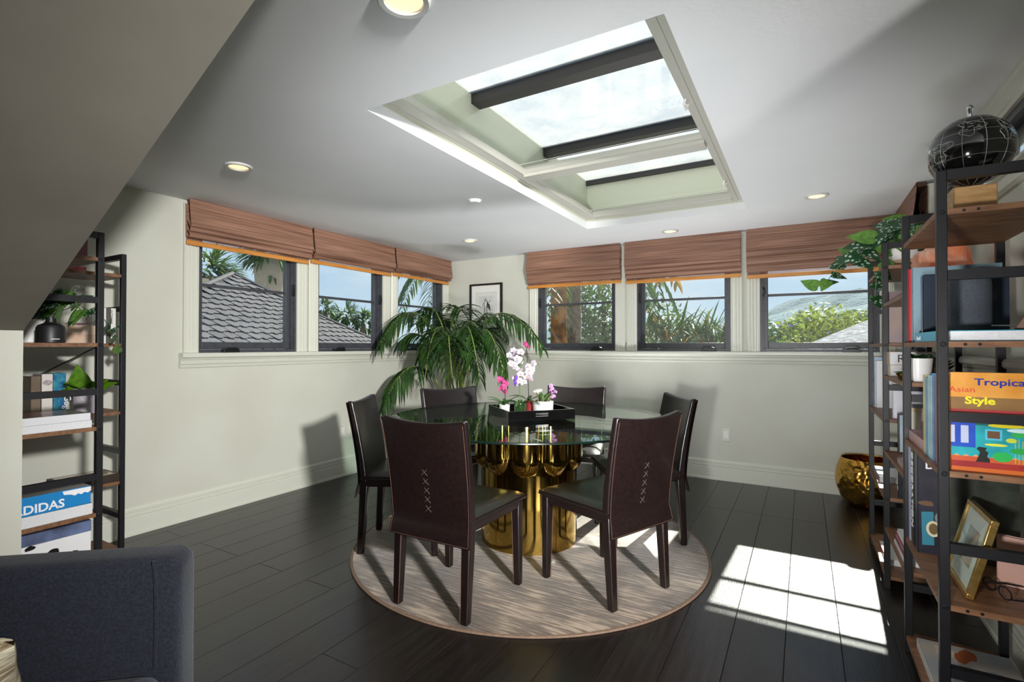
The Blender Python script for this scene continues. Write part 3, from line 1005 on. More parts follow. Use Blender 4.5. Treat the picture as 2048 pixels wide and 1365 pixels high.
# ------------------------------------------------------------------ tray
TRC = Vector((2.313, -2.160, TZ))
TRA = rad(49.5)
t = thing('serving_tray', 'glossy black lacquer tray with cut-out handles on the glass table', 'tray', TRC, TRA)
a, b, h, w = 0.225, 0.205, 0.062, 0.012
MB().box(-a + w, a - w, -b + w, b - w, 0, 0.008).build('tray_floor', m_lacquer, t)
for s in (-1, 1):
    # long sides carry the slots
    y0, y1 = (s * b - (w if s > 0 else 0), s * b + (0 if s > 0 else w))
    m = MB()
    m.box(-a, -0.045, y0, y1, 0, h).box(0.045, a, y0, y1, 0, h).box(-0.045, 0.045, y0, y1, 0, 0.026).box(-0.045, 0.045, y0, y1, 0.046, h)
    m.build('handle_side', m_lacquer, t)
    x0, x1 = (s * a - (w if s > 0 else 0), s * a + (0 if s > 0 else w))
    MB().box(x0, x1, -b + w, b - w, 0, h).build('plain_side', m_lacquer, t)

def tray_pt(u, v, z=0.0083):
    return TRC + Matrix.Rotation(TRA, 3, 'Z') @ Vector((u, v, z))

# ------------------------------------------------------------------ plants: shared bits
m_leaf = M('orchid_leaf', '#2f5a22', '#4a7a34', scale=9, rough=0.35, trans=0.18)
m_leafd = M('dark_leaf', '#1d3a1c', '#2f5529', scale=9, rough=0.35, trans=0.12)
m_stem = M('green_stem', '#4f7233', rough=0.5)
m_stemb = M('dark_flower_stem', '#2c2a22', rough=0.6)
m_soil = M('bark_soil', '#3a2a1e', '#5a4532', scale=60, rough=0.95, bump=0.6, bscale=70)
m_ceram = M('white_glazed_ceramic', '#ecebea', rough=0.22, coat=0.3)

def leaf_strip(mb, base, direction, length, width, droop=0.4, up=None, seg=7, fold=0.18):
    """a strap or blade leaf that leaves base along direction and bends down"""
    d = Vector(direction).normalized()
    p = Vector(base)
    side = d.cross(Vector((0, 0, 1)))
    if side.length < 1e-3:
        side = Vector((1, 0, 0))
    side.normalize()
    rows = []
    for i in range(seg + 1):
        s = i / seg
        wv = width * (math.sin(math.pi * min(0.98, s * 0.86 + 0.12)) ** 0.8)
        if i == seg:
            wv = width * 0.04
        n = side.cross(d).normalized()
        rows.append([tuple(p - side * wv / 2 + n * wv * fold), tuple(p), tuple(p + side * wv / 2 + n * wv * fold)])
        d = (d + Vector((0, 0, -1)) * droop / seg).normalized()
        p = p + d * (length / seg)
    mb.grid(rows)
    return mb

def petal_flower(r, petals, mat_name=None, centre=True):
    """open five petalled flower facing +Z"""
    mb = MB()
    for k, (ang, ln, wd) in enumerate(petals):
        a = rad(ang)
        ca, sa = math.cos(a), math.sin(a)
        rows = []
        for i in range(6):
            s = i / 5
            wv = wd * r * math.sin(math.pi * (0.12 + 0.86 * s)) ** 0.7 if i < 5 else wd * r * 0.12
            x = s * ln * r
            z = 0.22 * r * s - 0.20 * r * s * s * 1.6
            rows.append([(x * ca - (-wv) * sa, x * sa + (-wv) * ca, z), (x * ca, x * sa, z + 0.03 * r), (x * ca - wv * sa, x * sa + wv * ca, z)])
        mb.grid(rows)
    return mb
PET = [(90, 1.0, 0.34), (210, 0.95, 0.32), (330, 0.95, 0.32), (20, 1.0, 0.52), (160, 1.0, 0.52)]

def place_facing(o, loc, facing, roll=0.0):
    o.rotation_mode = 'QUATERNION'
    o.rotation_quaternion = Vector(facing).to_track_quat('Z', 'Y') @ Quaternion((0, 0, 1), roll)
    o.location = loc

m_pw = M('white_orchid_petal', '#d6d0d8', '#c4b6c6', scale=40, rough=0.6, trans=0.25)
m_pm = M('magenta_orchid_petal', '#a81f6e', '#cf4f96', scale=60, rough=0.6, trans=0.25)
m_pl = M('lilac_orchid_petal', '#b06ac0', '#e2b6dd', scale=60, rough=0.6, trans=0.25)
m_pc = M('orchid_lip', '#c79a3e', '#b6486e', scale=80, rough=0.6)
fl_cache = {}
def flowers(parent, mat, key, n, centre, spread, r, face, seed):
    rg = random.Random(seed)
    if key not in fl_cache:
        fl_cache[key] = (petal_flower(1.0, PET).mesh('flower', mat, True, 80), MB().lathe([(0.001, 0.0), (0.16, 0.05), (0.18, 0.16), (0.05, 0.30)], 8).mesh('lip', m_pc, True))
    fm, cm = fl_cache[key]
    for i in range(n):
        o = obj('flower', fm, parent)
        p = Vector(centre) + Vector((rg.uniform(-1, 1) * spread[0], rg.uniform(-1, 1) * spread[1], (2 * (i + 0.5) / n - 1) * spread[2]))
        f = Vector(face) + Vector((rg.uniform(-.7, .7), rg.uniform(-.7, .7), rg.uniform(-.4, .5)))
        place_facing(o, p, f, rg.uniform(-.5, .5))
        rr = r * rg.uniform(0.8, 1.1)
        o.scale = (rr, rr, rr)
        obj('lip', cm, o)

CAMV = Vector((0.47, -0.88, 0.1))
# white orchid in a green glass cup
p = tray_pt(-0.06, 0.030)
t = thing('white_orchid', 'tall white moth orchid in a dark green cup on the tray', 'orchid', p)
MB().lathe([(0.032, 0), (0.040, 0.004), (0.043, 0.045), (0.043, 0.080), (0.039, 0.080), (0.038, 0.066)], 28, cap1=False).build('cup', M('dark_green_glass', '#1c3318', '#33512a', scale=40, rough=0.15, coat=0.4, bump=0.3, bscale=60), t, smooth=True)
MB().lathe([(0.001, 0.066), (0.038, 0.066)], 20, cap0=False, cap1=False).build('bark', m_soil, t)
st = [(0.0, 0, 0.06), (-0.010, 0.01, 0.16), (-0.012, 0.015, 0.26), (0.0, 0.01, 0.34), (0.025, 0.0, 0.37)]
MB().tube(st, 0.0032, 6).build('flower_stem', m_stem, t, smooth=True)
for k, (dx, dy, ln) in enumerate(((-0.9, -0.4, 0.17), (0.9, 0.1, 0.16), (-0.5, 0.8, 0.13), (0.3, -0.9, 0.14), (-0.8, -0.75, 0.19))):
    leaf_strip(MB(), (0, 0, 0.07), (dx, dy, 0.75), ln, 0.034, 1.3).build('leaf', m_leaf, t, smooth=True)
flowers(t, m_pw, 'white', 22, (-0.005, 0.005, 0.315), (0.060, 0.050, 0.115), 0.027, CAMV, 3)
MB().lathe([(0.001, 0), (0.012, 0.03), (0.010, 0.07), (0.001, 0.085)], 8).build('ribbon', M('violet_ribbon', '#6b3fae', rough=0.4), t, loc=(-0.02, -0.035, 0.185), rot=(0.2, 0.25, 0))

# magenta orchid in a small white pot
p = tray_pt(-0.155, 0.075)
t = thing('magenta_orchid', 'small magenta orchid in a white pot at the left of the tray', 'orchid', p)
MB().lathe([(0.030, 0), (0.033, 0.003), (0.037, 0.066), (0.033, 0.066), (0.032, 0.058)], 26, cap1=False).build('pot', m_ceram, t, smooth=True)
MB().lathe([(0.001, 0.058), (0.032, 0.058)], 20, cap0=False, cap1=False).build('bark', m_soil, t)
MB().tube([(0, 0, 0.055), (0.004, 0.003, 0.12), (0.0, 0.0, 0.19), (-0.008, 0.0, 0.235)], 0.0028, 6).build('flower_stem', m_stemb, t, smooth=True)
for dx, dy, ln in ((-0.9, -0.5, 0.13), (0.7, 0.5, 0.16), (-0.5, 0.8, 0.11), (0.3, -0.9, 0.10), (-0.95, -0.1, 0.15)):
    leaf_strip(MB(), (0, 0, 0.058), (dx, dy, 1.1), ln, 0.022, 1.0).build('leaf', m_leaf, t, smooth=True)
flowers(t, m_pm, 'magenta', 15, (-0.004, 0.0, 0.190), (0.032, 0.028, 0.052), 0.019, CAMV, 5)

# purple-tipped orchid in a red pot behind
p = tray_pt(0.020, 0.078)
t = thing('potted_orchid', 'thin orchid with one purple bloom in a red pot between the white pots', 'orchid', p)
MB().lathe([(0.026, 0), (0.029, 0.003), (0.034, 0.085), (0.030, 0.085), (0.029, 0.075)], 26, cap1=False).build('pot', M('red_glazed_pot', '#7a2026', '#8f2c30', scale=20, rough=0.25, coat=0.3), t, smooth=True)
MB().lathe([(0.001, 0.075), (0.029, 0.075)], 20, cap0=False, cap1=False).build('bark', m_soil, t)
MB().tube([(0, 0, 0.07), (-0.004, 0.0, 0.20), (-0.012, 0.0, 0.34), (-0.016, 0.0, 0.44), (-0.002, 0, 0.470)], 0.003, 6).build('flower_stem', m_stemb, t, smooth=True)
MB().tube([(-0.008, 0.0, 0.30), (0.035, 0.01, 0.325), (0.065, 0.015, 0.335), (0.075, 0.016, 0.315), (0.068, 0.015, 0.300)], 0.002, 6).build('bud_stem', m_stem, t, smooth=True)
for dx, dy, ln in ((-0.9, -0.3, 0.16), (0.8, 0.4, 0.12), (-0.3, 0.9, 0.13), (0.5, -0.8, 0.12)):
    leaf_strip(MB(), (0, 0, 0.078), (dx, dy, 1.0), ln, 0.028, 1.2).build('leaf', m_leafd, t, smooth=True)
flowers(t, m_pm, 'magenta', 3, (-0.008, -0.008, 0.462), (0.018, 0.014, 0.014), 0.018, CAMV, 8)
flowers(t, m_pw, 'white', 6, (0.012, -0.008, 0.285), (0.022, 0.024, 0.062), 0.030, CAMV, 9)

# wide white pot with succulents and a plant tag
p = tray_pt(0.095, 0.012)
t = thing('succulent_pot', 'wide white pot of mixed succulents with an oval tag at the right of the tray', 'potted plant', p)
MB().lathe([(0.064, 0), (0.068, 0.003), (0.071, 0.088), (0.067, 0.090), (0.064, 0.078)], 36, cap1=False).build('pot', m_ceram, t, smooth=True)
MB().lathe([(0.001, 0.078), (0.064, 0.078)], 20, cap0=False, cap1=False).build('soil', m_soil, t)
rg = random.Random(21)
m_suc = M('grey_green_succulent', '#5e7a52', '#8a6a5a', scale=14, rough=0.5, trans=0.1)
for i in range(22):
    a_ = rg.uniform(0, 2 * math.pi)
    r_ = rg.uniform(0.0, 0.045)
    leaf_strip(MB(), (r_ * math.cos(a_), r_ * math.sin(a_), 0.078), (math.cos(a_) * 0.8, math.sin(a_) * 0.8, 1.3), rg.uniform(0.05, 0.085), 0.026, 0.2, fold=0.3).build('leaf', m_suc if i % 3 else m_leaf, t, smooth=True)
for i in range(7):
    a_ = rg.uniform(0, 2 * math.pi)
    MB().tube([(0.03 * math.cos(a_), 0.03 * math.sin(a_), 0.08), (0.04 * math.cos(a_), 0.04 * math.sin(a_), 0.12), (0.055 * math.cos(a_), 0.055 * math.sin(a_), 0.135)], 0.0018, 5).build('stem', M('pink_tan_stem', '#b08a6a', rough=0.7), t)
MB().lathe([(0.001, 0.0), (0.030, 0.0), (0.030, 0.002), (0.001, 0.0025)], 24, cap0=False, cap1=False).build('plant_tag', m_white, t, loc=(-0.028, -0.02, 0.155), rot=(rad(24), rad(-8), 0)).scale = (1.15, 0.8, 1)
MB().tube([(-0.028, -0.015, 0.08), (-0.028, -0.018, 0.154)], 0.0018, 5).build('tag_stake', m_white, t)
leaf_strip(MB(), (-0.01, 0.02, 0.09), (0.5, 0.4, 0.9), 0.12, 0.018, 1.3).build('leaf', m_leafd, t, smooth=True)
MB().tube([(0.045, 0.0, 0.08), (0.056, 0.0, 0.13), (0.066, 0.0, 0.185)], 0.0025, 6).build('flower_stem', m_stemb, t)
flowers(t, m_pl, 'lilac', 10, (0.066, -0.002, 0.155), (0.020, 0.018, 0.045), 0.015, CAMV, 12)

# ------------------------------------------------------------------ kentia palm in the corner
m_frond = M('palm_frond', '#16300f', '#3a5f27', scale=7, rough=0.38, trans=0.15)
m_frond_y = M('palm_petiole', '#6d8a38', '#8fa04a', scale=9, rough=0.5)
PB = Vector((0.62, -0.62, 0.0))
t = thing('potted_palm', 'large feathery palm in the corner between the two window walls', 'palm', PB)
MB().lathe([(0.15, 0), (0.16, 0.01), (0.19, 0.34), (0.205, 0.36), (0.205, 0.38), (0.185, 0.38), (0.18, 0.35)], 36, cap1=False).build('pot', M('charcoal_pot', '#3d3a3c', rough=0.5), t, smooth=True)
MB().lathe([(0.001, 0.35), (0.18, 0.35)], 20, cap0=False, cap1=False).build('soil', m_soil, t)
FR = [((0.507, -1.065, 1.532), (0.323, -1.514, 1.274)), ((0.592, -1.241, 1.052), (0.477, -1.649, 0.646)), ((0.454, -0.749, 1.547), (0.12, -0.773, 1.502)),
      ((0.545, -0.58, 1.469), (0.652, -0.636, 1.645)), ((1.01, -0.659, 1.537), (1.642, -0.637, 1.249)), ((1.107, -0.948, 1.398), (1.421, -0.992, 0.941)),
      ((1.037, -1.104, 1.419), (1.327, -1.278, 0.955)), ((0.827, -1.225, 1.371), (0.829, -1.45, 0.948)), ((0.451, -0.519, 1.501), (0.152, -0.458, 1.218)),
      ((0.69, -0.374, 1.533), (0.961, -0.168, 1.369)), ((0.551, -1.037, 1.275), (0.284, -1.191, 1.275)), ((0.971, -1.256, 1.321), (1.171, -1.484, 0.984)),
      ((0.895, -0.722, 1.275), (1.053, -0.629, 1.091)), ((1.015, -1.115, 1.274), (1.191, -1.241, 1.018)), ((0.70, -0.95, 1.40), (0.62, -1.30, 1.12)),
      ((0.85, -0.85, 1.45), (1.20, -0.95, 1.20))]
def frond(parent, base, mid, tip, ln, n=30, mat=None, pet=None, name='frond', wd=0.022, seed=0, start=0.35, droop=1.5):
    rg = random.Random(seed)
    base, mid, tip = Vector(base), Vector(mid), Vector(tip)
    ctrl = mid * 2 - (base + tip) * 0.5
    def P(s):
        return base * (1 - s) ** 2 + ctrl * 2 * s * (1 - s) + tip * s * s
    def T(s):
        return ((ctrl - base) * (1 - s) + (tip - ctrl) * s).normalized()
    mb = MB()
    for i in range(n):
        s = start + (1 - start) * (i + 0.5) / n
        tan = T(s)
        side = tan.cross(Vector((0, 0, 1)))
        if side.length < 0.15:
            side = tan.cross(Vector((0.6, -0.8, 0)))
        side.normalize()
        env = math.sin(math.pi * (0.10 + 0.80 * (i + 0.5) / n)) ** 0.6
        for sg in (-1, 1):
            d = side * sg * rg.uniform(0.8, 1.0) + tan * rg.uniform(0.55, 0.9) + Vector((0, 0, rg.uniform(0.0, 0.25)))
            leaf_strip(mb, P(s), d, ln * env * rg.uniform(0.8, 1.1), wd, droop * rg.uniform(0.75, 1.2), seg=5, fold=0.25)
    fo = mb.build(name, mat or m_frond, parent, smooth=True, angle=80)
    MB().tube([P(i / 14) for i in range(15)], [0.009 * (1 - 0.8 * i / 14) + 0.001 for i in range(15)], 6).build('rachis', pet or m_frond_y, fo, smooth=True)
    return fo
for i, (m_, t_) in enumerate(FR):
    a_ = i * 2.4
    b_ = PB + Vector((0.05 * math.cos(a_), 0.05 * math.sin(a_), 0.36))
    frond(t, b_ - PB, Vector(m_) - PB, Vector(t_) - PB, 0.36 if i < 6 else 0.30, n=30 if i < 8 else 24, seed=i)

# ------------------------------------------------------------------ books
bk_mats = {}
def cover(hexc, rough=0.35, c2=None, scale=20):
    k = 'cover_' + hexc.lstrip('#') + ('_' + c2.lstrip('#') if c2 else '')
    return M(k, hexc, c2, scale=scale, rough=rough, coat=0.25)

def book(label, loc, rz, w, h, th, cmat, flat=False, lean=0.0, group=None, cat='book', name='book', spine=None, pages=True):
    """stands with the spine at local x=0 (facing -X), covers facing -Y and +Y; flat: lies with the spine facing -X"""
    t = thing(name, label, cat, loc, rz, group)
    c = 0.0025
    def bx(x0, x1, a0, a1, b0, b1, nm, mat, bev=0.0):
        # a: thickness, b: height of the book
        if flat:
            return MB().box(x0, x1, b0, b1, a0, a1).build(nm, mat, t, bevel=bev)
        return MB().box(x0, x1, a0, a1, b0, b1).build(nm, mat, t, bevel=bev)
    bx(0, w, 0, c, 0, h, 'cover', cmat)
    bx(0, w, th - c, th, 0, h, 'cover', cmat)
    bx(-0.001, c, 0, th, 0, h, 'spine', spine or cmat, 0.0012)
    bx(c, w - 0.004, c, th - c, 0.003, h - 0.003, 'pages', m_page)
    if lean:
        t.rotation_euler = (0, lean, rz)
    return t

m_txw = M('white_print', '#e9e9ec', rough=0.5)
m_txk = M('black_print', '#1b1b1d', rough=0.5)
def panel(parent, name, hexc, box_, rough=0.4, c2=None, scale=12):
    return MB().box(*box_).build(name, M('print_' + hexc.lstrip('#') + (c2 or '').lstrip('#'), hexc, c2, scale=scale, rough=rough, coat=0.2), parent)

# ------------------------------------------------------------------ right bookshelf: four ladder frames, boards staggered in the middle bay
FX0, FX1 = 4.236, 4.552            # front and rear faces of the frames
PWD = 0.026
FY = [-3.105, -2.480, -1.855, -1.180]
RUNG = [1.785, 1.478, 1.045, 0.645, 0.270]
OUT_Z = [1.680, 1.275, 0.880, 0.475, 0.070]
MID_Z = [1.481, 1.109, 0.719, 0.323]
BT = 0.018
shelf = thing('bookshelf', 'tall black steel and rustic wood bookshelf of three bays along the right wall', 'bookshelf', (0, 0, 0))
for y in FY:
    for x in (FX0, FX1 - PWD):
        MB().box(x, x + PWD, y - PWD / 2, y + PWD / 2, 0, 1.80).build('post', m_steel, shelf, bevel=0.002)
    for z in RUNG:
        MB().box(FX0 + PWD, FX1 - PWD, y - 0.013, y + 0.013, z - 0.015, z + 0.015).build('rung', m_steel, shelf)
bolt_me = MB().lathe([(0.0075, 0), (0.0075, 0.003), (0.005, 0.005), (0.001, 0.005)], 14).mesh('bolt', m_black, True)
for y in (FY[0], FY[2]):
    for z in OUT_Z[:4]:
        obj('bolt', bolt_me, shelf, loc=(FX0 + PWD / 2, y - PWD / 2, z - BT / 2), rot=(rad(90), 0, 0))
def board(y0, y1, z):
    b = MB().box(FX0 + 0.004, FX1 - 0.004, y0, y1, z - BT, z).build('shelf_board', m_board, shelf, bevel=0.0015)
    return b
for bay in ((FY[0], FY[1]), (FY[2], FY[3])):
    for z in OUT_Z:
        # the board ends show between the posts; notch round the posts by stopping short of their outer faces
        m = MB().box(FX0 + PWD, FX1 - PWD, bay[0] - PWD / 2, bay[1] + PWD / 2, z - BT, z)
        m.box(FX0 + 0.003, FX0 + PWD, bay[0] + PWD / 2, bay[1] - PWD / 2, z - BT, z)
        m.box(FX1 - PWD, FX1 - 0.003, bay[0] + PWD / 2, bay[1] - PWD / 2, z - BT, z)
        m.build('shelf_board', m_board, shelf)
for z in MID_Z:
    board(FY[1] + PWD / 2, FY[2] - PWD / 2, z)
hole_me = MB().lathe([(0.0045, 0), (0.0045, 0.0008), (0.001, 0.0008)], 12).mesh('dowel_hole', m_black, True)
for z in OUT_Z[:4]:
    for dx in (0.065, 0.098):
        obj('dowel_hole', hole_me, shelf, loc=(FX0 + dx, FY[0] - PWD / 2, z - BT / 2), rot=(rad(90), 0, 0))

# ---- near bay, top board: globe
t = thing('desk_globe', 'black desk globe with silver map lines on a wooden block, on top of the bookshelf', 'globe', (4.355, -2.94, 1.68))
MB().box(-0.054, 0.054, -0.048, 0.048, 0, 0.094).build('wooden_base', M('pale_oak_block', '#a97f4e', '#c79f6c', scale=5, rough=0.5, stretch=(3, 3, 14)), t, bevel=0.003)
m_chrome = M('chrome', '#d8d8dc', rough=0.12, metal=1.0)
GC, GRD = Vector((0, 0, 0.216)), 0.112
m_globe = M('black_globe', '#0b0b0c', '#151516', scale=14, rough=0.10, coat=0.5)
sp = MB()
rows = []
for i in range(25):
    a = -math.pi / 2 + math.pi * i / 24
    rows.append([(GC.x + GRD * math.cos(a) * math.cos(2 * math.pi * k / 48), GC.y + GRD * math.cos(a) * math.sin(2 * math.pi * k / 48), GC.z + GRD * math.sin(a)) for k in range(49)])
sph = sp.grid(rows).build('sphere', m_globe, t, smooth=True, angle=80)
m_silver = M('silver_print', '#b9b9b6', rough=0.35, metal=0.6)
for k in range(12):
    th = rad(30 * k + 8)
    pts = [(GC.x + GRD * 1.001 * math.cos(a) * math.cos(th), GC.y + GRD * 1.001 * math.cos(a) * math.sin(th), GC.z + GRD * 1.001 * math.sin(a)) for a in [rad(-85 + 8.5 * i) for i in range(21)]]
    MB().tube(pts, 0.0006 if k % 3 else 0.0010, 4).build('meridian', m_silver, sph)
for la in (-60, -40, -20, 0, 20, 40, 60):
    r_ = GRD * 1.001 * math.cos(rad(la))
    pts = [(GC.x + r_ * math.cos(rad(7.5 * i)), GC.y + r_ * math.sin(rad(7.5 * i)), GC.z + GRD * 1.001 * math.sin(rad(la))) for i in range(49)]
    MB().tube(pts, 0.0006, 4).build('parallel', m_silver, sph)
rg = random.Random(77)
def globe_pt(lon, lat, k=1.0015):
    return (GC.x + GRD * k * math.cos(lat) * math.cos(lon), GC.y + GRD * k * math.cos(lat) * math.sin(lon), GC.z + GRD * k * math.sin(lat))
# coast lines: wandering closed outlines
for c in range(7):
    lon0, lat0 = rad(-150 + 48 * c + rg.uniform(-8, 8)), rad(rg.uniform(-25, 45))
    pts = []
    for i in range(25):
        a = 2 * math.pi * i / 24
        rr_ = rad(16) * (1 + 0.35 * math.sin(3 * a + c) + 0.25 * math.sin(5 * a + 2 * c))
        pts.append(globe_pt(lon0 + rr_ * math.cos(a), lat0 + rr_ * 0.9 * math.sin(a)))
    MB().tube(pts, 0.0009, 4).build('coastline', m_silver, sph)
    for j in range(26):
        lo_, la_ = lon0 + rad(rg.uniform(-14, 14)), lat0 + rad(rg.uniform(-12, 12))
        ln_ = rad(rg.uniform(1.5, 5))
        if j == 0:
            ticks = MB()
        ticks.tube([globe_pt(lo_, la_), globe_pt(lo_ + ln_, la_)], 0.0008, 4)
    ticks.build('place_names', m_silver, sph)
MB().tube([(0, 0, 0.090), (0, 0, 0.112)], 0.006, 12).build('lower_pin', m_chrome, t, smooth=True)
MB().lathe([(0.012, 0), (0.012, 0.004), (0.007, 0.008), (0.007, 0.028), (0.009, 0.032), (0.009, 0.040), (0.005, 0.046), (0.001, 0.047)], 16).build('finial', m_chrome, t, smooth=True, loc=(0, 0, 0.324))

# ---- near bay, second board (z 1.275)
Z2 = 1.275
book('tall red book with its spine out beside the pale blue book', (4.252, -2.520, Z2), 0, 0.235, 0.300, 0.026, cover('#b0262e'), group='books on the second board')
book('pale blue grey book standing behind the navy book', (4.260, -2.552, Z2), 0, 0.268, 0.300, 0.026, cover('#7f9aa8'), group='books on the second board')
t = book('navy blue book standing with its cover to the camera behind the speaker', (4.285, -2.598, Z2), 0, 0.250, 0.262, 0.038, cover('#1e2a3c'), group='books on the second board')
text('T', 0.030, m_txw, t, (0.080, -0.0006, 0.035), (1, 0, 0), (0, -1, 0))
text('C', 0.030, m_txw, t, (0.128, -0.0006, 0.035), (1, 0, 0), (0, -1, 0))
rg = random.Random(5)
for i in range(14):
    MB().lathe([(0.0035, 0), (0.0035, 0.0004)], 10).build('dot_print', M('dot_' + str(i % 3), ('#9fc35a', '#2fb1b0', '#4b4fa8')[i % 3], rough=0.5), t,
                                                        loc=(0.130 + 0.010 * (i % 3) + rg.uniform(0, 0.006), -0.0004, 0.235 - 0.010 * (i // 1) * 0.9), rot=(rad(90), 0, 0))
tb = book('big teal book lying flat under the dark speaker', (4.250, -3.085, Z2), 0, 0.290, 0.420, 0.034, cover('#1f8aa0'), flat=True, spine=cover('#2aa6d0'), group='books on the second board')
text('Tropical', 0.022, m_txw, tb, (-0.0016, 0.385, 0.008), (0, -1, 0), (-1, 0, 0))
ZT = Z2 + 0.0342
t = thing('smart_speaker', 'dark grey fabric covered cylinder speaker on the teal book', 'speaker', (4.372, -2.830, ZT))
MB().lathe([(0.052, 0), (0.058, 0.004), (0.059, 0.020), (0.059, 0.160), (0.056, 0.180), (0.048, 0.192), (0.030, 0.196), (0.001, 0.197)], 40).build('body', M('charcoal_knit', '#3a3e46', '#4a4f58', scale=240, rough=0.85, bump=0.4, bscale=420, bdist=0.002), t, smooth=True)
MB().lathe([(0.050, 0), (0.054, 0.002), (0.054, 0.006)], 32).build('foot_ring', m_black, t)
MB().tube([(0.05, -0.03, 0.02), (0.10, -0.05, 0.018), (0.14, -0.02, 0.03), (0.17, -0.03, 0.05)], 0.0025, 6).build('power_cord', m_white, t)

# ---- cable tangle at the rear post
t = thing('cable_bundle', 'tangle of black power cables behind the bookshelf post near the speaker', 'cables', (4.560, -2.86, 1.30))
rg = random.Random(15)
for i in range(6):
    pts = [(rg.uniform(-0.012, 0.030), rg.uniform(-0.10, 0.05), 0.07 + 0.23 * k / 9 + rg.uniform(-0.05, 0.05)) for k in range(10)]
    sm = []
    for k in range(len(pts) - 1):
        for s in (0, 0.5):
            sm.append(tuple(Vector(pts[k]).lerp(Vector(pts[k + 1]), s)))
    MB().tube(sm, 0.004, 6).build('cable', m_black, t, smooth=True)
MB().box(-0.02, 0.02, -0.13, 0.0, 0.20, 0.245).build('power_strip', m_black, t, bevel=0.004)

# ---- wooden framed piece leaning at the right edge of the second board
t = thing('wooden_plaque', 'carved wooden framed plaque at the right edge beside the cables', 'picture', (4.435, -3.02, ZT + 0.0005), rad(-25))
MB().prism([(0.0, 0.0), (0.19, 0.0), (0.19, 0.19), (0.105, 0.19)], 'y', -0.012, 0.012).build('wood_panel', M('dark_walnut', '#4a2c1a', '#6b4328', scale=8, rough=0.5), t, bevel=0.003)
MB().prism([(0.045, 0.028), (0.17, 0.028), (0.17, 0.15), (0.115, 0.15)], 'y', -0.0145, -0.012).build('carved_field', M('burr_wood', '#6a4a26', '#a8843f', scale=18, rough=0.4), t)

# ---- near bay, third board (z .88): tropical style book and a row of spines behind it
Z3 = 0.880
t = book('large orange and turquoise book with its cover to the camera on the third board', (4.272, -3.082, Z3), 0, 0.300, 0.300, 0.030, cover('#d98a2e'), group='books on the third board')
def pr(nm, hexc, x0, x1, z0, z1, lift=0.0004, c2=None):
    return panel(t, nm, hexc, (x0, x1, -lift, -lift + 0.0003, z0, z1), c2=c2)
pr('cover_print', '#cf8628', 0.0, 0.300, 0.225, 0.300, c2='#e0a048')
pr('cover_print', '#7a5a34', 0.0, 0.300, 0.188, 0.225, c2='#8f6a3c')
pr('cover_print', '#a8383a', 0.0, 0.300, 0.170, 0.188)
pr('cover_print', '#0e5a5c', 0.0, 0.300, 0.140, 0.170, c2='#1a6c68')
pr('cover_print', '#128f98', 0.0, 0.300, 0.045, 0.140, c2='#27b3bd')
pr('cover_print', '#c0482c', 0.0, 0.300, 0.030, 0.045, c2='#cf6436')
pr('cover_print', '#8c1f26', 0.0, 0.300, 0.012, 0.030, c2='#a8302c')
pr('cover_print', '#d06a2a', 0.0, 0.300, 0.0, 0.012)
pr('door_print', '#173fa8', 0.0, 0.058, 0.072, 0.155, 0.0006, c2='#1e52c4')
pr('shutter_print', '#b9c2dd', 0.0, 0.010, 0.085, 0.138, 0.0008)
pr('shutter_print', '#b9c2dd', 0.024, 0.042, 0.085, 0.138, 0.0008)
pr('window_print', '#57b9d6', 0.080, 0.118, 0.098, 0.130, 0.0006)
pr('window_print', '#6a4a34', 0.085, 0.113, 0.103, 0.125, 0.0008)
def blob(nm, hexc, pts, lift):
    MB().prism(pts, 'y', -lift, -lift + 0.0002).build(nm, M('print_' + hexc.lstrip('#'), hexc, rough=0.4, coat=0.2), t)
def ell(cx, cz, rx, rz_, n=18):
    return [(cx + rx * math.cos(2 * math.pi * i / n), cz + rz_ * math.sin(2 * math.pi * i / n)) for i in range(n)]
blob('lotus_leaf_print', '#d6c51e', ell(0.128, 0.142, 0.042, 0.006), 0.0010)
blob('lotus_leaf_print', '#c9e4ea', ell(0.158, 0.130, 0.030, 0.006), 0.0012)
blob('lotus_leaf_print', '#2fae4c', ell(0.156, 0.118, 0.018, 0.008), 0.0011)
blob('lotus_leaf_print', '#29b454', ell(0.118, 0.050, 0.022, 0.015), 0.0010)
blob('lotus_leaf_print', '#2aa648', ell(0.160, 0.070, 0.026, 0.009), 0.0010)
blob('lotus_leaf_print', '#dfe04a', ell(0.104, 0.084, 0.026, 0.004), 0.0012)
blob('lotus_leaf_print', '#c6d23a', ell(0.138, 0.100, 0.012, 0.007), 0.0012)
blob('statue_print', '#1d2420', [(0.058, 0.030), (0.090, 0.030), (0.090, 0.040), (0.084, 0.048), (0.087, 0.060), (0.080, 0.066), (0.084, 0.074), (0.066, 0.076), (0.060, 0.070), (0.068, 0.060), (0.064, 0.046)], 0.0011)
for k in range(7):
    blob('border_print', '#e0a060', [(0.006 + 0.022 * k, 0.045), (0.022 + 0.022 * k, 0.045), (0.014 + 0.022 * k, 0.051)], 0.0008)
for k in range(5):
    pr('stalk_print', '#c9c23c', 0.146 + 0.008 * k, 0.1474 + 0.008 * k, 0.032, 0.100 + 0.006 * (k % 2), 0.0009)
text('Tropical', 0.029, M('print_blue', '#1c2f92', rough=0.4), t, (0.056, -0.0010, 0.262), (1, 0, 0), (0, -1, 0), width=1.25, bold=0.0006)
text('Asian', 0.024, M('print_red', '#d0402c', rough=0.4), t, (-0.004, -0.0010, 0.240), (1, 0, 0), (0, -1, 0), width=1.2)
text('Style', 0.030, M('print_yellow', '#ecdf2a', rough=0.4), t, (0.034, -0.0010, 0.205), (1, 0, 0), (0, -1, 0), width=1.2, bold=0.0010)
y = -3.045
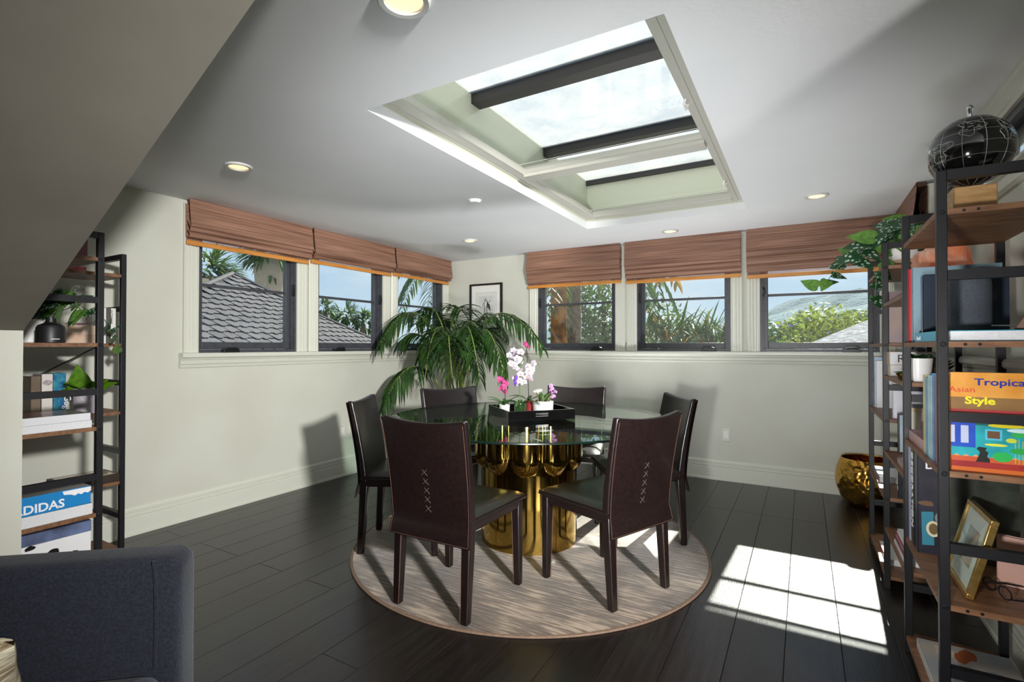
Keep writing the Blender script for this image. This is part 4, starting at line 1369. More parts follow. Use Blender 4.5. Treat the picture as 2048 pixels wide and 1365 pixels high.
for i, (th_, h_, c_, c2_, lb) in enumerate(((0.034, 0.290, '#c9603a', '#d8734c', 'orange red spine right behind the tropical book'), (0.028, 0.285, '#263a78', '#3a5296', 'slim navy spine in the row behind the tropical book'),
                                   (0.026, 0.290, '#2a6fb0', '#58a6d0', 'slim bright blue spine in the row behind the tropical book'), (0.060, 0.282, '#7fb4c8', '#bcd8de', 'pale blue sea print spine in the row behind the tropical book'),
                                   (0.046, 0.272, '#3f86a6', '#6aa6bf', 'teal spine in the row behind the tropical book'), (0.034, 0.278, '#b9a878', '#cdbf94', 'beige cloth spine at the far end of that row'))):
    book(lb, (4.250, y, Z3), 0, 0.215, h_, th_, cover(c_, c2=c2_), group='row of spines on the third board')
    y += th_ + 0.0015
book('dusty pink book lying flat at the far end of the third board', (4.252, -2.795, Z3), 0, 0.22, 0.290, 0.040, cover('#a8787c', c2='#b98a8c'), flat=True)

# ---- near bay, fourth board (z .475)
Z4 = 0.475
t = book('pale grey blue spine beside the black decoration book', (4.250, -2.536, Z4), 0, 0.260, 0.385, 0.036, cover('#b9bfd2'), group='books on the fourth board')
t = book('black book with DECORATION in white down its spine', (4.252, -2.600, Z4), 0, 0.280, 0.378, 0.060, cover('#16161c', c2='#20202a'), group='books on the fourth board')
text('DECORATION', 0.046, m_txw, t, (-0.0016, 0.044, 0.366), (0, 0, -1), (-1, 0, 0), bold=0.0006)
t = book('dark decoration book with a painted still life cover facing the camera', (4.254, -2.664, Z4), 0, 0.285, 0.372, 0.060, cover('#1a1a26', c2='#26263a'), group='books on the fourth board')
text('DECORATION', 0.040, m_txw, t, (0.022, -0.0006, 0.320), (1, 0, 0), (0, -1, 0), bold=0.0008)
rg = random.Random(41)
cols = ['#c9b99a', '#a8283c', '#3f7f94', '#dcd6c4', '#6a4a34', '#4f6b3a', '#8a6b4a', '#b98c6a', '#2f3b36', '#7d8f94']
for i in range(26):
    cx_, cz_ = 0.02 + 0.25 * rg.random(), 0.02 + 0.26 * rg.random()
    pts = [(cx_ + rg.uniform(0.6, 1.0) * (0.010 + 0.012 * (i % 3)) * math.cos(a * math.pi / 4), cz_ + rg.uniform(0.6, 1.0) * (0.012 + 0.016 * (i % 2)) * math.sin(a * math.pi / 4)) for a in range(8)]
    MB().prism(pts, 'y', -0.0006 - 0.00002 * i, -0.0003 - 0.00002 * i).build('cover_print', M('print_' + cols[i % 10].lstrip('#'), cols[i % 10], rough=0.4, coat=0.2), t)
blob('cover_print', '#2f7f96', [(0.012, 0.030), (0.048, 0.034), (0.046, 0.160), (0.010, 0.155)], 0.0014)
blob('cover_print', '#d8cfae', ell(0.046, 0.095, 0.022, 0.030), 0.0016)
blob('cover_print', '#6a5a3a', ell(0.046, 0.095, 0.014, 0.021), 0.0018)
t = book('dark book with a shadowy cover standing against the wall behind the gold frame', (4.328, -2.692, Z4), 0, 0.205, 0.345, 0.022, cover('#20241f', c2='#3c4238', scale=16), group='books on the fourth board')
book('plain pink book leaning on the fourth board behind the gold frame', (4.430, -2.86, Z4 + 0.001), rad(-20), 0.115, 0.16, 0.022, cover('#b98f80'))
# gold picture frame leaning back
t = thing('gold_photo_frame', 'gold framed small drawing tilted on the fourth board of the bookshelf', 'picture frame', (4.318, -2.800, Z4 + 0.004))
t.rotation_euler = (rad(-14), 0, rad(-90))
gw, gh, gb = 0.258, 0.258, 0.016
MB().box(0, gw, -0.010, 0.010, 0, gb).box(0, gw, -0.010, 0.010, gh - gb, gh).box(0, gb, -0.010, 0.010, gb, gh - gb).box(gw - gb, gw, -0.010, 0.010, gb, gh - gb).build('frame', m_gold, t, bevel=0.002)
MB().box(gb, gw - gb, -0.002, 0.004, gb, gh - gb).build('mat_board', m_mat, t)
MB().box(0.075, 0.185, -0.003, -0.002, 0.070, 0.190).build('drawing_sheet', M('buff_sheet', '#b9a48e', '#a8907a', scale=20, rough=0.8), t)
MB().box(gb, gw - gb, -0.0065, -0.0050, gb, gh - gb).build('glazing', m_pane, t)
t = thing('eyeglasses', 'black eyeglasses lying on the fourth board behind the gold frame', 'glasses', (4.425, -3.02, Z4 + 0.001), rad(20))
MB().tube([(0, 0, 0.012), (0.06, -0.01, 0.014), (0.11, -0.02, 0.010), (0.125, -0.028, 0.003)], 0.0028, 6).build('temple', m_black, t, smooth=True)
MB().tube([(0, 0.12, 0.012), (0.06, 0.115, 0.014), (0.11, 0.11, 0.010), (0.125, 0.11, 0.003)], 0.0028, 6).build('temple', m_black, t, smooth=True)
for yy in (0.028, 0.092):
    MB().tube([(0.0, yy + 0.026 * math.cos(2 * math.pi * i / 16), 0.020 + 0.018 * math.sin(2 * math.pi * i / 16)) for i in range(17)], 0.0022, 6).build('rim', m_black, t, smooth=True)

# ---- near bay, bottom board: big art book
t = book('large art book lying flat on the bottom board nearest the camera', (4.262, -3.06, 0.070), 0, 0.27, 0.49, 0.035, cover('#b9a99a', c2='#8c98a4', scale=5), flat=True, spine=cover('#d5d5d2'))
rg = random.Random(8)
for i in range(12):
    cx_, cy_ = rg.uniform(0.05, 0.22), rg.uniform(0.05, 0.44)
    pts = [(cx_ + rg.uniform(0.5, 1) * 0.035 * math.cos(a * math.pi / 4), cy_ + rg.uniform(0.5, 1) * 0.05 * math.sin(a * math.pi / 4)) for a in range(8)]
    MB().prism(pts, 'z', 0.035 + 0.00005 * i, 0.0352 + 0.00005 * i).build('cover_print', M('paint_%d' % (i % 4), ('#c9b8a6', '#a0552f', '#7d8b98', '#d6cdbf')[i % 4], rough=0.45), t)

# ---- middle bay
t = thing('salt_lamp', 'large rough orange salt rock lamp in the middle bay of the bookshelf', 'salt lamp', (4.424, -2.16, 1.481))
rg = random.Random(3)
me = bpy.data.meshes.new('rock')
bm = bmesh.new()
bmesh.ops.create_icosphere(bm, subdivisions=4, radius=1.0)
for v in bm.verts:
    c = v.co.copy()
    n_ = 0.10 * math.sin(5 * c.x + 1.3) * math.cos(4 * c.y) + 0.07 * math.sin(9 * c.z + 3 * c.x) + 0.05 * math.cos(13 * c.y - 5 * c.z)
    c *= 1 + n_
    v.co = Vector((c.x * 0.108, c.y * 0.125, max(0.0, 0.012 + (c.z + 0.72) * 0.150)))
bm.to_mesh(me)
bm.free()
me.materials.append(M('orange_salt', '#dd7d4c', '#f3cdb8', scale=9, rough=0.4, bump=0.5, bscale=22, trans=0.3, detail=6, emit='#ff8a55', emit_s=0.05))
obj('rock', me, t)
MB().lathe([(0.075, 0), (0.08, 0.004), (0.08, 0.014), (0.07, 0.016)], 32).build('wooden_base', m_rail, t, smooth=True)

Zm = 1.109
t = thing('succulent_planter', 'white tapered pot with a dark rosette succulent in the middle bay', 'potted plant', (4.300, -2.395, Zm))
MB().lathe([(0.030, 0), (0.036, 0.004), (0.046, 0.050), (0.050, 0.100), (0.046, 0.100), (0.045, 0.09)], 30, cap1=False).build('pot', m_ceram, t, smooth=True)
MB().lathe([(0.001, 0.09), (0.045, 0.09)], 18, cap0=False, cap1=False).build('soil', m_soil, t)
for i in range(16):
    a_ = i * 2.4
    leaf_strip(MB(), (0, 0, 0.09), (math.cos(a_), math.sin(a_), 0.4 + 0.08 * (i % 5)), 0.055, 0.020, 0.1, fold=0.3).build('leaf', m_leafd, t, smooth=True)
t = thing('pine_cone', 'dark brown pine cone on the middle bay beside the white pot', 'pine cone', (4.385, -2.32, Zm + 0.003))
cm_ = MB()
for i in range(60):
    a_ = i * 2.399
    f_ = i / 60
    r_ = 0.045 * math.sin(math.pi * (0.15 + 0.8 * f_))
    leaf_strip(cm_, (r_ * 0.5 * math.cos(a_), r_ * 0.5 * math.sin(a_), 0.012 + 0.085 * f_), (math.cos(a_), math.sin(a_), 0.6), r_ * 0.9, 0.020, -0.2, seg=3)
cm_.build('scales', M('pine_cone_brown', '#33231a', '#5a4030', scale=40, rough=0.8), t)
MB().lathe([(0.012, 0), (0.026, 0.012), (0.026, 0.06), (0.010, 0.10)], 12).build('core', M('pine_cone_core', '#2a1c14', rough=0.9), t)
t = thing('brass_bowl', 'low brass bowl with trailing green cuttings in the middle bay', 'bowl', (4.300, -2.205, Zm))
MB().lathe([(0.032, 0), (0.045, 0.003), (0.056, 0.028), (0.053, 0.028), (0.042, 0.008), (0.001, 0.008)], 32, cap1=False).build('bowl', m_brass, t, smooth=True)
for i in range(8):
    a_ = i * 1.1
    leaf_strip(MB(), (0, 0, 0.012), (math.cos(a_), math.sin(a_), 0.9), 0.07, 0.030, 0.9).build('leaf', m_leaf, t, smooth=True)
book('cream book under the tan lettered book in the middle bay', (4.256, -1.962, Zm), 0, 0.22, 0.088, 0.056, cover('#cfc4ae'), flat=True)
t = book('wide tan book with big dark capitals at the back of the middle bay', (4.252, -1.966, Zm + 0.0565), 0, 0.225, 0.092, 0.066, cover('#b59a78'), flat=True)
text('ROOM', 0.056, m_txk, t, (0.030, -0.0006, 0.014), (1, 0, 0), (0, -1, 0), width=1.0)
Zm = 0.719
t = thing('cream_photo_frame', 'cream framed picture with a pale mat standing in the middle bay', 'picture frame', (4.292, -2.13, Zm + 0.0015))
t.rotation_euler = (rad(-10), 0, rad(-4))
MB().box(0, 0.20, -0.008, 0.008, 0, 0.016).box(0, 0.20, -0.008, 0.008, 0.234, 0.25).box(0, 0.016, -0.008, 0.008, 0.016, 0.234).box(0.184, 0.2, -0.008, 0.008, 0.016, 0.234).build('frame', M('cream_wood', '#d9c8a0', rough=0.4), t, bevel=0.002)
MB().box(0.016, 0.184, 0.0, 0.004, 0.016, 0.234).build('mat_board', m_paper, t)
MB().box(0.055, 0.145, -0.001, 0.0, 0.06, 0.19).build('print', M('pale_print', '#d8cfc0', rough=0.8), t)
book('closed mauve book lying on the middle bay below the cream frame', (4.252, -2.44, Zm), 0, 0.13, 0.24, 0.028, cover('#8f6a66', c2='#a88480'), flat=True)
Zm = 0.323
z_ = Zm
for i, (w_, h_, th_, c_, sp_, lb) in enumerate(((0.21, 0.30, 0.016, '#d9d9dc', '#e4e4e6', 'white book at the bottom of the low middle bay stack'), (0.205, 0.29, 0.020, '#b8bcc8', '#8a1f2b', 'book with a dark red spine in the low middle bay stack'),
                                        (0.20, 0.28, 0.018, '#e6e4e2', '#b3394a', 'book with a rose spine in the low middle bay stack'), (0.19, 0.26, 0.014, '#ececec', '#e8e8ea', 'white topped book on the low middle bay stack'))):
    book(lb, (4.250 + 0.004 * i, -2.40 + 0.01 * i, z_), 0, w_, h_, th_, cover(c_), flat=True, spine=cover(sp_), group='low middle bay stack')
    z_ += th_ + 0.0006
book('thick book with cream page edges standing in the low middle bay', (4.295, -2.08, Zm), 0, 0.19, 0.22, 0.045, cover('#4a4f58'))

# ---- far bay
Z1 = 1.680
t = thing('trailing_plant', 'silver spotted trailing plant in a white pot on top of the bookshelf', 'potted plant', (4.365, -1.655, Z1))
MB().lathe([(0.060, 0), (0.066, 0.003), (0.066, 0.012), (0.058, 0.014)], 30).build('wooden_saucer', m_rail, t, smooth=True)
MB().lathe([(0.045, 0.014), (0.058, 0.018), (0.074, 0.055), (0.080, 0.125), (0.076, 0.125), (0.074, 0.11)], 36, cap1=False).build('pot', M('white_and_tan_pot', '#e4e0de', rough=0.4), t, smooth=True)
MB().lathe([(0.0465, 0.014), (0.0595, 0.018), (0.0735, 0.048)], 36, cap0=False, cap1=False).build('tan_band', M('tan_glaze', '#c2a789', rough=0.4), t, smooth=True)
MB().lathe([(0.001, 0.11), (0.074, 0.11)], 18, cap0=False, cap1=False).build('soil', m_soil, t)
def spotted():
    m = bpy.data.materials.new('silver_spotted_leaf')
    m.use_nodes = True
    nt = m.node_tree
    L = nt.links.new
    p = nt.nodes['Principled BSDF']
    p.inputs['Roughness'].default_value = 0.4
    tc = nt.nodes.new('ShaderNodeTexCoord')
    vo = nt.nodes.new('ShaderNodeTexVoronoi')
    vo.inputs['Scale'].default_value = 6.0
    rp = nt.nodes.new('ShaderNodeValToRGB')
    rp.color_ramp.elements[0].position = 0.26
    rp.color_ramp.elements[0].color = C('#a9c0ad')
    rp.color_ramp.elements[1].position = 0.42
    rp.color_ramp.elements[1].color = C('#1f4425')
    L(tc.outputs['Object'], vo.inputs['Vector'])
    L(vo.outputs['Distance'], rp.inputs['Fac'])
    L(rp.outputs['Color'], p.inputs['Base Color'])
    return m
m_spot = spotted()
m_heart = M('light_green_heart_leaf', '#4c7a2c', '#6f9a44', scale=5, rough=0.4, trans=0.2)
def heart_mesh(mat, nm):
    """heart shaped leaf, stalk end at the origin, tip along +X, unit length"""
    out = [(0.0, 0.0), (-0.10, 0.16), (-0.06, 0.30), (0.10, 0.38), (0.30, 0.37), (0.55, 0.27), (0.80, 0.12), (1.0, 0.0)]
    rows = [[(x, -y, -0.10 * x * x + 0.10 * y), (x if x > 0 else x * 0.2, 0, -0.10 * x * x), (x, y, -0.10 * x * x + 0.10 * y)] for x, y in out]
    return MB().grid(rows).mesh(nm, mat, True, 80)
leaf_s = heart_mesh(m_spot, 'leaf')
leaf_g = heart_mesh(m_heart, 'leaf')
def vine(parent, pts, n, size, seed, me=None, stem=0.0022):
    rg = random.Random(seed)
    P = [Vector(p) for p in pts]
    MB().tube(P, stem, 5).build('vine', m_stem, parent, smooth=True)
    for i in range(n):
        f = (i + 0.6) / n * (len(P) - 1)
        k = min(len(P) - 2, int(f))
        p = P[k].lerp(P[k + 1], f - k)
        d = Vector((rg.uniform(-1, 1), rg.uniform(-1, 1), rg.uniform(-0.9, 0.5)))
        nrm = Vector((rg.uniform(-0.6, 0.4), -0.9, 0.7 + rg.uniform(-.3, .3)))
        d = (d - nrm * d.dot(nrm) / nrm.length_squared).normalized()
        z = nrm.normalized()
        y = z.cross(d)
        o = obj('leaf', me or (leaf_s if rg.random() < 0.72 else leaf_g), parent)
        s = size * rg.uniform(0.7, 1.2)
        o.matrix_local = Matrix.Translation(p) @ Matrix((d, y, z)).transposed().to_4x4() @ Matrix.Diagonal((s, s, s, 1))
vine(t, [(0, 0, 0.11), (-0.05, 0, 0.20), (-0.13, -0.03, 0.20), (-0.19, -0.04, 0.12), (-0.23, -0.03, 0.05)], 10, 0.12, 1)
vine(t, [(0, 0, 0.11), (-0.06, 0.04, 0.18), (-0.20, 0.10, 0.15), (-0.30, 0.15, 0.06), (-0.36, 0.17, -0.02), (-0.42, 0.20, -0.06)], 12, 0.105, 2)
vine(t, [(0, 0, 0.11), (-0.05, -0.04, 0.16), (-0.11, -0.05, 0.07), (-0.135, -0.03, -0.05), (-0.14, 0.02, -0.16)], 10, 0.09, 3)
vine(t, [(0, 0, 0.11), (0.02, -0.06, 0.19), (0.0, -0.13, 0.20), (-0.04, -0.17, 0.16)], 8, 0.11, 4)
vine(t, [(0, 0, 0.11), (0.03, 0.05, 0.22), (0.02, 0.16, 0.30), (-0.02, 0.22, 0.31)], 7, 0.12, 5)
vine(t, [(0, 0, 0.11), (-0.03, 0.02, 0.24), (-0.08, 0.05, 0.27)], 8, 0.11, 6)
vine(t, [(0, 0, 0.11), (0.05, -0.05, 0.20), (0.10, -0.10, 0.18)], 6, 0.11, 7)
Zf = 1.275
book('mint and mauve picture book standing in the far bay', (4.256, -1.842, Zf), 0, 0.21, 0.270, 0.020, cover('#8a7a86', c2='#a9927e', scale=6), spine=cover('#9fd3c6'), group='far bay books')
book('white spined book standing next to the mauve picture book', (4.262, -1.818, Zf), 0, 0.20, 0.245, 0.030, cover('#d9d8d2'), group='far bay books')
Zf = 0.880
book('light blue spined book standing in the far bay beside the window', (4.262, -1.235, Zf), 0, 0.19, 0.310, 0.028, cover('#9fb9cf'), group='far bay books')
book('white book standing next to the light blue spine in the far bay', (4.268, -1.270, Zf), 0, 0.18, 0.290, 0.028, cover('#dcdce0'), group='far bay books')
t = book('white booklet with red and green dots on its cover in the far bay', (4.285, -1.80, Zf), 0, 0.20, 0.195, 0.014, cover('#d3d3de'), group='far bay books')
for cx_, cz_, hx_, r_ in ((0.060, 0.172, '#b5304a', 0.010), (0.110, 0.160, '#3f9a98', 0.010), (0.052, 0.098, '#9c4a78', 0.005)):
    MB().lathe([(r_, 0), (r_, 0.0004)], 16).build('dot_print', M('dot_' + hx_.lstrip('#'), hx_, rough=0.5), t, loc=(cx_, -0.0002, cz_), rot=(rad(90), 0, 0))
t = thing('desk_phone', 'small pale grey gadget lying in front of the dotted booklet', 'gadget', (4.300, -1.836, Zf))
MB().box(0, 0.13, 0, 0.03, 0, 0.035).build('case', M('pale_grey_plastic', '#c9c9d2', rough=0.4), t, bevel=0.004)
MB().box(0.010, 0.120, -0.0006, 0.001, 0.008, 0.028).build('screen', M('grey_screen', '#8a8e9c', rough=0.2), t)
Zf = 0.475
book('white topped book lying flat in the far bay', (4.252, -1.52, Zf), 0, 0.20, 0.29, 0.036, cover('#e2e2ea'), flat=True, spine=cover('#6a4a52'))
t = book('dark floral book standing in the far bay', (4.300, -1.842, Zf), 0, 0.20, 0.255, 0.026, cover('#15161f', c2='#2a2b36'), group='far bay books')
rg = random.Random(19)
for i in range(22):
    cx_, cz_ = rg.uniform(0.015, 0.185), rg.uniform(0.015, 0.24)
    pts = [(cx_ + 0.009 * (1 if a % 2 else 0.45) * math.cos(a * math.pi / 5), cz_ + 0.009 * (1 if a % 2 else 0.45) * math.sin(a * math.pi / 5)) for a in range(10)]
    MB().prism(pts, 'y', -0.0006, -0.0003).build('floral_print', M('floral_%d' % (i % 3), ('#7a3148', '#3f5a44', '#5f6f7a')[i % 3], rough=0.5), t)
t = thing('tree_photo', 'small framed photograph of a dark tree in the middle bay', 'picture frame', (4.288, -1.925, 0.719 + 0.001))
MB().box(0, 0.16, -0.006, 0.006, 0, 0.20).build('frame', M('dark_photo_frame', '#2a2a2c', rough=0.4), t, bevel=0.002)
MB().box(0.008, 0.152, -0.0068, -0.006, 0.008, 0.192).build('photo', M('pale_blue_photo', '#93a8b8', '#b9c6cc', scale=9, rough=0.4), t)
tr_ = MB()
rg = random.Random(6)
for i in range(60):
    a_ = rg.uniform(-1.5, 1.5)
    r_ = rg.uniform(0.01, 0.055)
    x_, z_ = 0.085 + r_ * math.sin(a_), 0.08 + r_ * math.cos(a_) * 1.3
    tr_.box(x_ - 0.004, x_ + 0.004, -0.0074, -0.0068, z_ - 0.005, z_ + 0.005)
tr_.box(0.082, 0.088, -0.0074, -0.0068, 0.012, 0.08)
tr_.build('tree_print', M('dark_tree_print', '#1d2a26', rough=0.6), t)
book('white and red edged book lying flat on the bottom board of the far bay', (4.262, -1.70, 0.070), 0, 0.20, 0.30, 0.030, cover('#d9d6d4'), flat=True, spine=cover('#a33242'))

# ---- hammered brass planter
t = thing('brass_planter', 'round hammered brass planter on the floor by the back wall', 'planter', (4.300, -0.262, 0))
MB().lathe([(0.10, 0.0), (0.13, 0.01), (0.175, 0.07), (0.205, 0.15), (0.212, 0.22), (0.200, 0.30), (0.172, 0.370), (0.168, 0.378), (0.164, 0.372), (0.190, 0.30), (0.200, 0.22), (0.12, 0.03)], 56, cap1=True).build('vessel', m_brass_h, t, smooth=True)

# ------------------------------------------------------------------ corner bookshelf on the left: L plan
cs = thing('corner_bookshelf', 'black steel and wood corner bookshelf against the left wall', 'bookshelf', (0, 0, 0))
PX, PY0, PY1 = 0.985, -4.338, -4.005          # ladder that faces the room
QY, QX0, QX1 = -3.690, 0.105, 0.430           # ladder at the window end
for y in (PY0, PY1 - PWD):
    MB().box(PX - PWD / 2, PX + PWD / 2, y, y + PWD, 0, 1.80).build('post', m_steel, cs, bevel=0.002)
for z in RUNG:
    MB().box(PX - 0.013, PX + 0.013, PY0 + PWD, PY1 - PWD, z - 0.015, z + 0.015).build('rung', m_steel, cs)
for x in (QX0, QX1 - PWD):
    MB().box(x, x + PWD, QY - PWD / 2, QY + PWD / 2, 0, 1.80).build('post', m_steel, cs, bevel=0.002)
for z in RUNG:
    MB().box(QX0 + PWD, QX1 - PWD, QY - 0.013, QY + 0.013, z - 0.015, z + 0.015).build('rung', m_steel, cs)
MB().box(QX0, QX0 + PWD, PY0, PY0 + PWD, 0, 1.80).build('post', m_steel, cs, bevel=0.002)
for z in OUT_Z:
    MB().box(QX1 - 0.003, PX - PWD / 2, PY0 + 0.003, PY1 - 0.003, z - BT, z).box(PX - PWD / 2, PX + PWD / 2 - 0.002, PY0 + PWD, PY1 - PWD, z - BT, z).build('shelf_board', m_board, cs)
    MB().box(QX0 + 0.003, QX1 - 0.004, PY0 + 0.003, QY + PWD / 2, z - BT, z).build('shelf_board', m_board, cs)
for z in OUT_Z[:4]:
    obj('bolt', bolt_me, cs, loc=(PX + PWD / 2, PY1 - PWD / 2, z - BT / 2), rot=(0, rad(90), 0))
for z0, z1 in ((0.88, 1.26), (1.26, 0.88)):
    MB().tube([(QX0 - 0.006, -4.32, z0), (QX0 - 0.006, QY, z1)], 0.004, 6).build('cross_brace', m_steel, cs)

def lbook(label, x_spine, y_hi, z, w, h, th, cm, spine=None, group=None):
    """lies flat, spine towards the room (+X); y_hi is the end nearest the window"""
    return book(label, (x_spine, y_hi, z), rad(180), w, h, th, cm, flat=True, spine=spine, group=group)
# level 1.68
t = book('dusty red book standing on the top board of the corner bookshelf', (0.965, -4.060, 1.680), rad(180), 0.16, 0.240, 0.22, cover('#7c3640', c2='#8a4450'))
MB().box(-0.0018, -0.001, 0.030, 0.100, 0.035, 0.065).build('spine_label', m_txw, t)
book('coral red book lying flat on the upper board behind', (0.40, -3.86, 1.680), rad(180), 0.22, 0.30, 0.022, cover('#b23a4e'), flat=True)
# level 1.275
zz = 1.275
t = thing('black_vase', 'matte black squat bottle vase on the corner bookshelf', 'vase', (0.905, -4.172, zz))
MB().lathe([(0.048, 0), (0.052, 0.003), (0.052, 0.068), (0.046, 0.080), (0.030, 0.088), (0.020, 0.094), (0.018, 0.118), (0.015, 0.118), (0.014, 0.10)], 36, cap1=False).build('body', M('matte_black', '#17171a', rough=0.45), t, smooth=True)
MB().box(0.0525, 0.0528, -0.015, 0.015, 0.016, 0.019).build('label_print', m_txw, t)
t = thing('spotted_houseplant', 'dark silver spotted houseplant in a white pot behind the black vase', 'potted plant', (0.72, -4.19, zz))
MB().lathe([(0.055, 0), (0.060, 0.004), (0.068, 0.11), (0.064, 0.11), (0.062, 0.10)], 30, cap1=False).build('pot', m_ceram, t, smooth=True)
MB().lathe([(0.001, 0.10), (0.062, 0.10)], 18, cap0=False, cap1=False).build('soil', m_soil, t)
vine(t, [(0, 0, 0.10), (0.08, 0.03, 0.20), (0.16, 0.06, 0.22), (0.23, 0.09, 0.18), (0.24, 0.14, 0.12)], 11, 0.115, 31)
vine(t, [(0, 0, 0.10), (0.08, 0.0, 0.20), (0.18, 0.02, 0.20), (0.20, 0.06, 0.16)], 9, 0.115, 32)
vine(t, [(0, 0, 0.10), (0.02, 0.06, 0.22), (0.08, 0.12, 0.26)], 8, 0.095, 33)
vine(t, [(0, 0, 0.10), (0.10, 0.10, 0.24), (0.20, 0.10, 0.20), (0.22, 0.12, 0.14)], 9, 0.105, 36)
vine(t, [(0, 0, 0.10), (-0.10, 0.22, 0.20), (-0.17, 0.36, 0.13), (-0.205, 0.42, 0.02), (-0.21, 0.44, -0.06)], 10, 0.095, 35)
lbook('cream book lying flat beside the paperbacks on the corner bookshelf', 0.424, -3.795, zz, 0.17, 0.178, 0.050, cover('#d9c2ae', c2='#c9a58e', scale=7))
lbook('ivory book on top of the cream book, with pink flower petals above it', 0.420, -3.800, zz + 0.0505, 0.165, 0.172, 0.050, cover('#dccab6', c2='#cfb29c', scale=7))
book('white paperback with dark lettering standing at the window end of the corner bookshelf', (0.405, -3.720, zz), rad(180), 0.13, 0.205, 0.024, cover('#dcdcd6'), group='paperbacks at the window end')
tt = book('taupe paperback standing next to the white lettered one', (0.405, -3.745, zz), rad(180), 0.13, 0.205, 0.020, cover('#57534c'), group='paperbacks at the window end')
text('INTERIOR', 0.019, m_txk, tt, (-0.0014, 0.004, 0.195), (0, 0, -1), (-1, 0, 0))
tt = book('white and ochre paperback in the window end row', (0.405, -3.767, zz), rad(180), 0.13, 0.205, 0.026, cover('#d6d6d2'), spine=cover('#dedede'), group='paperbacks at the window end')
text('NOVEL', 0.020, m_txk, tt, (-0.0014, 0.006, 0.120), (0, 0, -1), (-1, 0, 0))
t = thing('paper_blossom', 'pink paper blossom lying on the ivory book', 'flower', (0.36, -3.88, zz + 0.1015))
for i in range(6):
    leaf_strip(MB(), (0, 0, 0.001), (math.cos(i * 1.05), math.sin(i * 1.05), 0.25), 0.06, 0.035, 0.2).build('petal', M('pink_petal', '#c58ac2', '#d8a6d0', scale=20, rough=0.6), t, smooth=True)
# level .88
zz = 0.880
lbook('thick white paged book at the bottom of the pair on the third board, left bookshelf', 0.985, -4.045, zz, 0.25, 0.285, 0.034, cover('#23232b'), spine=m_page, group='white paged pair')
lbook('thick book with a grey and red cover on top of the white paged pair', 0.985, -4.050, zz + 0.0345, 0.25, 0.280, 0.034, cover('#7c7f7c', c2='#6a2f33', scale=5), spine=m_page, group='white paged pair')
t = book('paperback with a brain drawing on its spine on the corner bookshelf', (0.245, -3.952, zz), rad(180), 0.13, 0.225, 0.047, cover('#8f877c', c2='#a39a8e'), spine=cover('#e2dcd6'))
q = MB().lathe([(0.001, 0), (0.017, 0.0004)], 20, cap0=False, cap1=False).build('brain_print', M('brain_grey', '#8a7a7c', '#c9bcc0', scale=90, rough=0.7), t, loc=(-0.0016, 0.0235, 0.178), rot=(0, rad(-90), 0))
q.scale = (0.9, 1.2, 1)
t = book('blue swirling painter book with white lettering on its spine', (0.245, -3.893, zz), rad(180), 0.13, 0.228, 0.056, cover('#1f5f8c', c2='#4aa0b0', scale=14), spine=cover('#1c5a94', c2='#3f9aa8', scale=30))
text('Van', 0.040, m_txw, t, (-0.0016, 0.010, 0.165), (0, 0, -1), (-1, 0, 0), bold=0.0006)
text('Gogh', 0.044, m_txw, t, (-0.0016, 0.008, 0.100), (0, 0, -1), (-1, 0, 0), bold=0.0006)
book('brown and tan book standing behind the brain paperback', (0.240, -4.002, zz), rad(180), 0.13, 0.215, 0.040, cover('#6f6152', c2='#8a7a68', scale=9))
t = thing('leafy_pot', 'pale lilac textured pot with broad glossy green leaves on the corner bookshelf', 'potted plant', (0.362, -3.838, zz))
MB().lathe([(0.052, 0), (0.057, 0.003), (0.062, 0.142), (0.058, 0.144), (0.057, 0.13)], 48, cap1=False).build('pot', M('lilac_textured_ceramic', '#b3acb8', '#c8c2cc', scale=140, rough=0.5, bump=0.8, bscale=150, bdist=0.006), t, smooth=True)
MB().lathe([(0.001, 0.13), (0.057, 0.13)], 18, cap0=False, cap1=False).build('soil', m_soil, t)
m_gl = M('bright_glossy_leaf', '#3f6b10', '#5f8c1e', scale=6, rough=0.28, trans=0.2)
leaf_b = heart_mesh(m_gl, 'leaf')
rg = random.Random(9)
for i in range(15):
    a_ = i * 2.4
    d = Vector((math.cos(a_), math.sin(a_), rg.uniform(0.1, 0.9))).normalized()
    z = Vector((0, 0, 1)) - d * d.z
    z = (z + Vector((0.5, -0.3, 0))).normalized()
    z = (z - d * z.dot(d)).normalized()
    o = obj('leaf', leaf_b, t)
    s = rg.uniform(0.09, 0.14)
    o.matrix_local = Matrix.Translation((0.02 * math.cos(a_), 0.02 * math.sin(a_), 0.13)) @ Matrix((d, z.cross(d), z)).transposed().to_4x4() @ Matrix.Diagonal((s, s, s, 1))
o = obj('leaf', leaf_b, t)
o.matrix_local = Matrix.Translation((0.0, -0.03, 0.13)) @ Matrix(((0.05, -0.1, 1), (0, 1, 0.1), (1, 0.0, -0.05))).transposed().to_4x4() @ Matrix.Diagonal((0.15, 0.15, 0.15, 1))
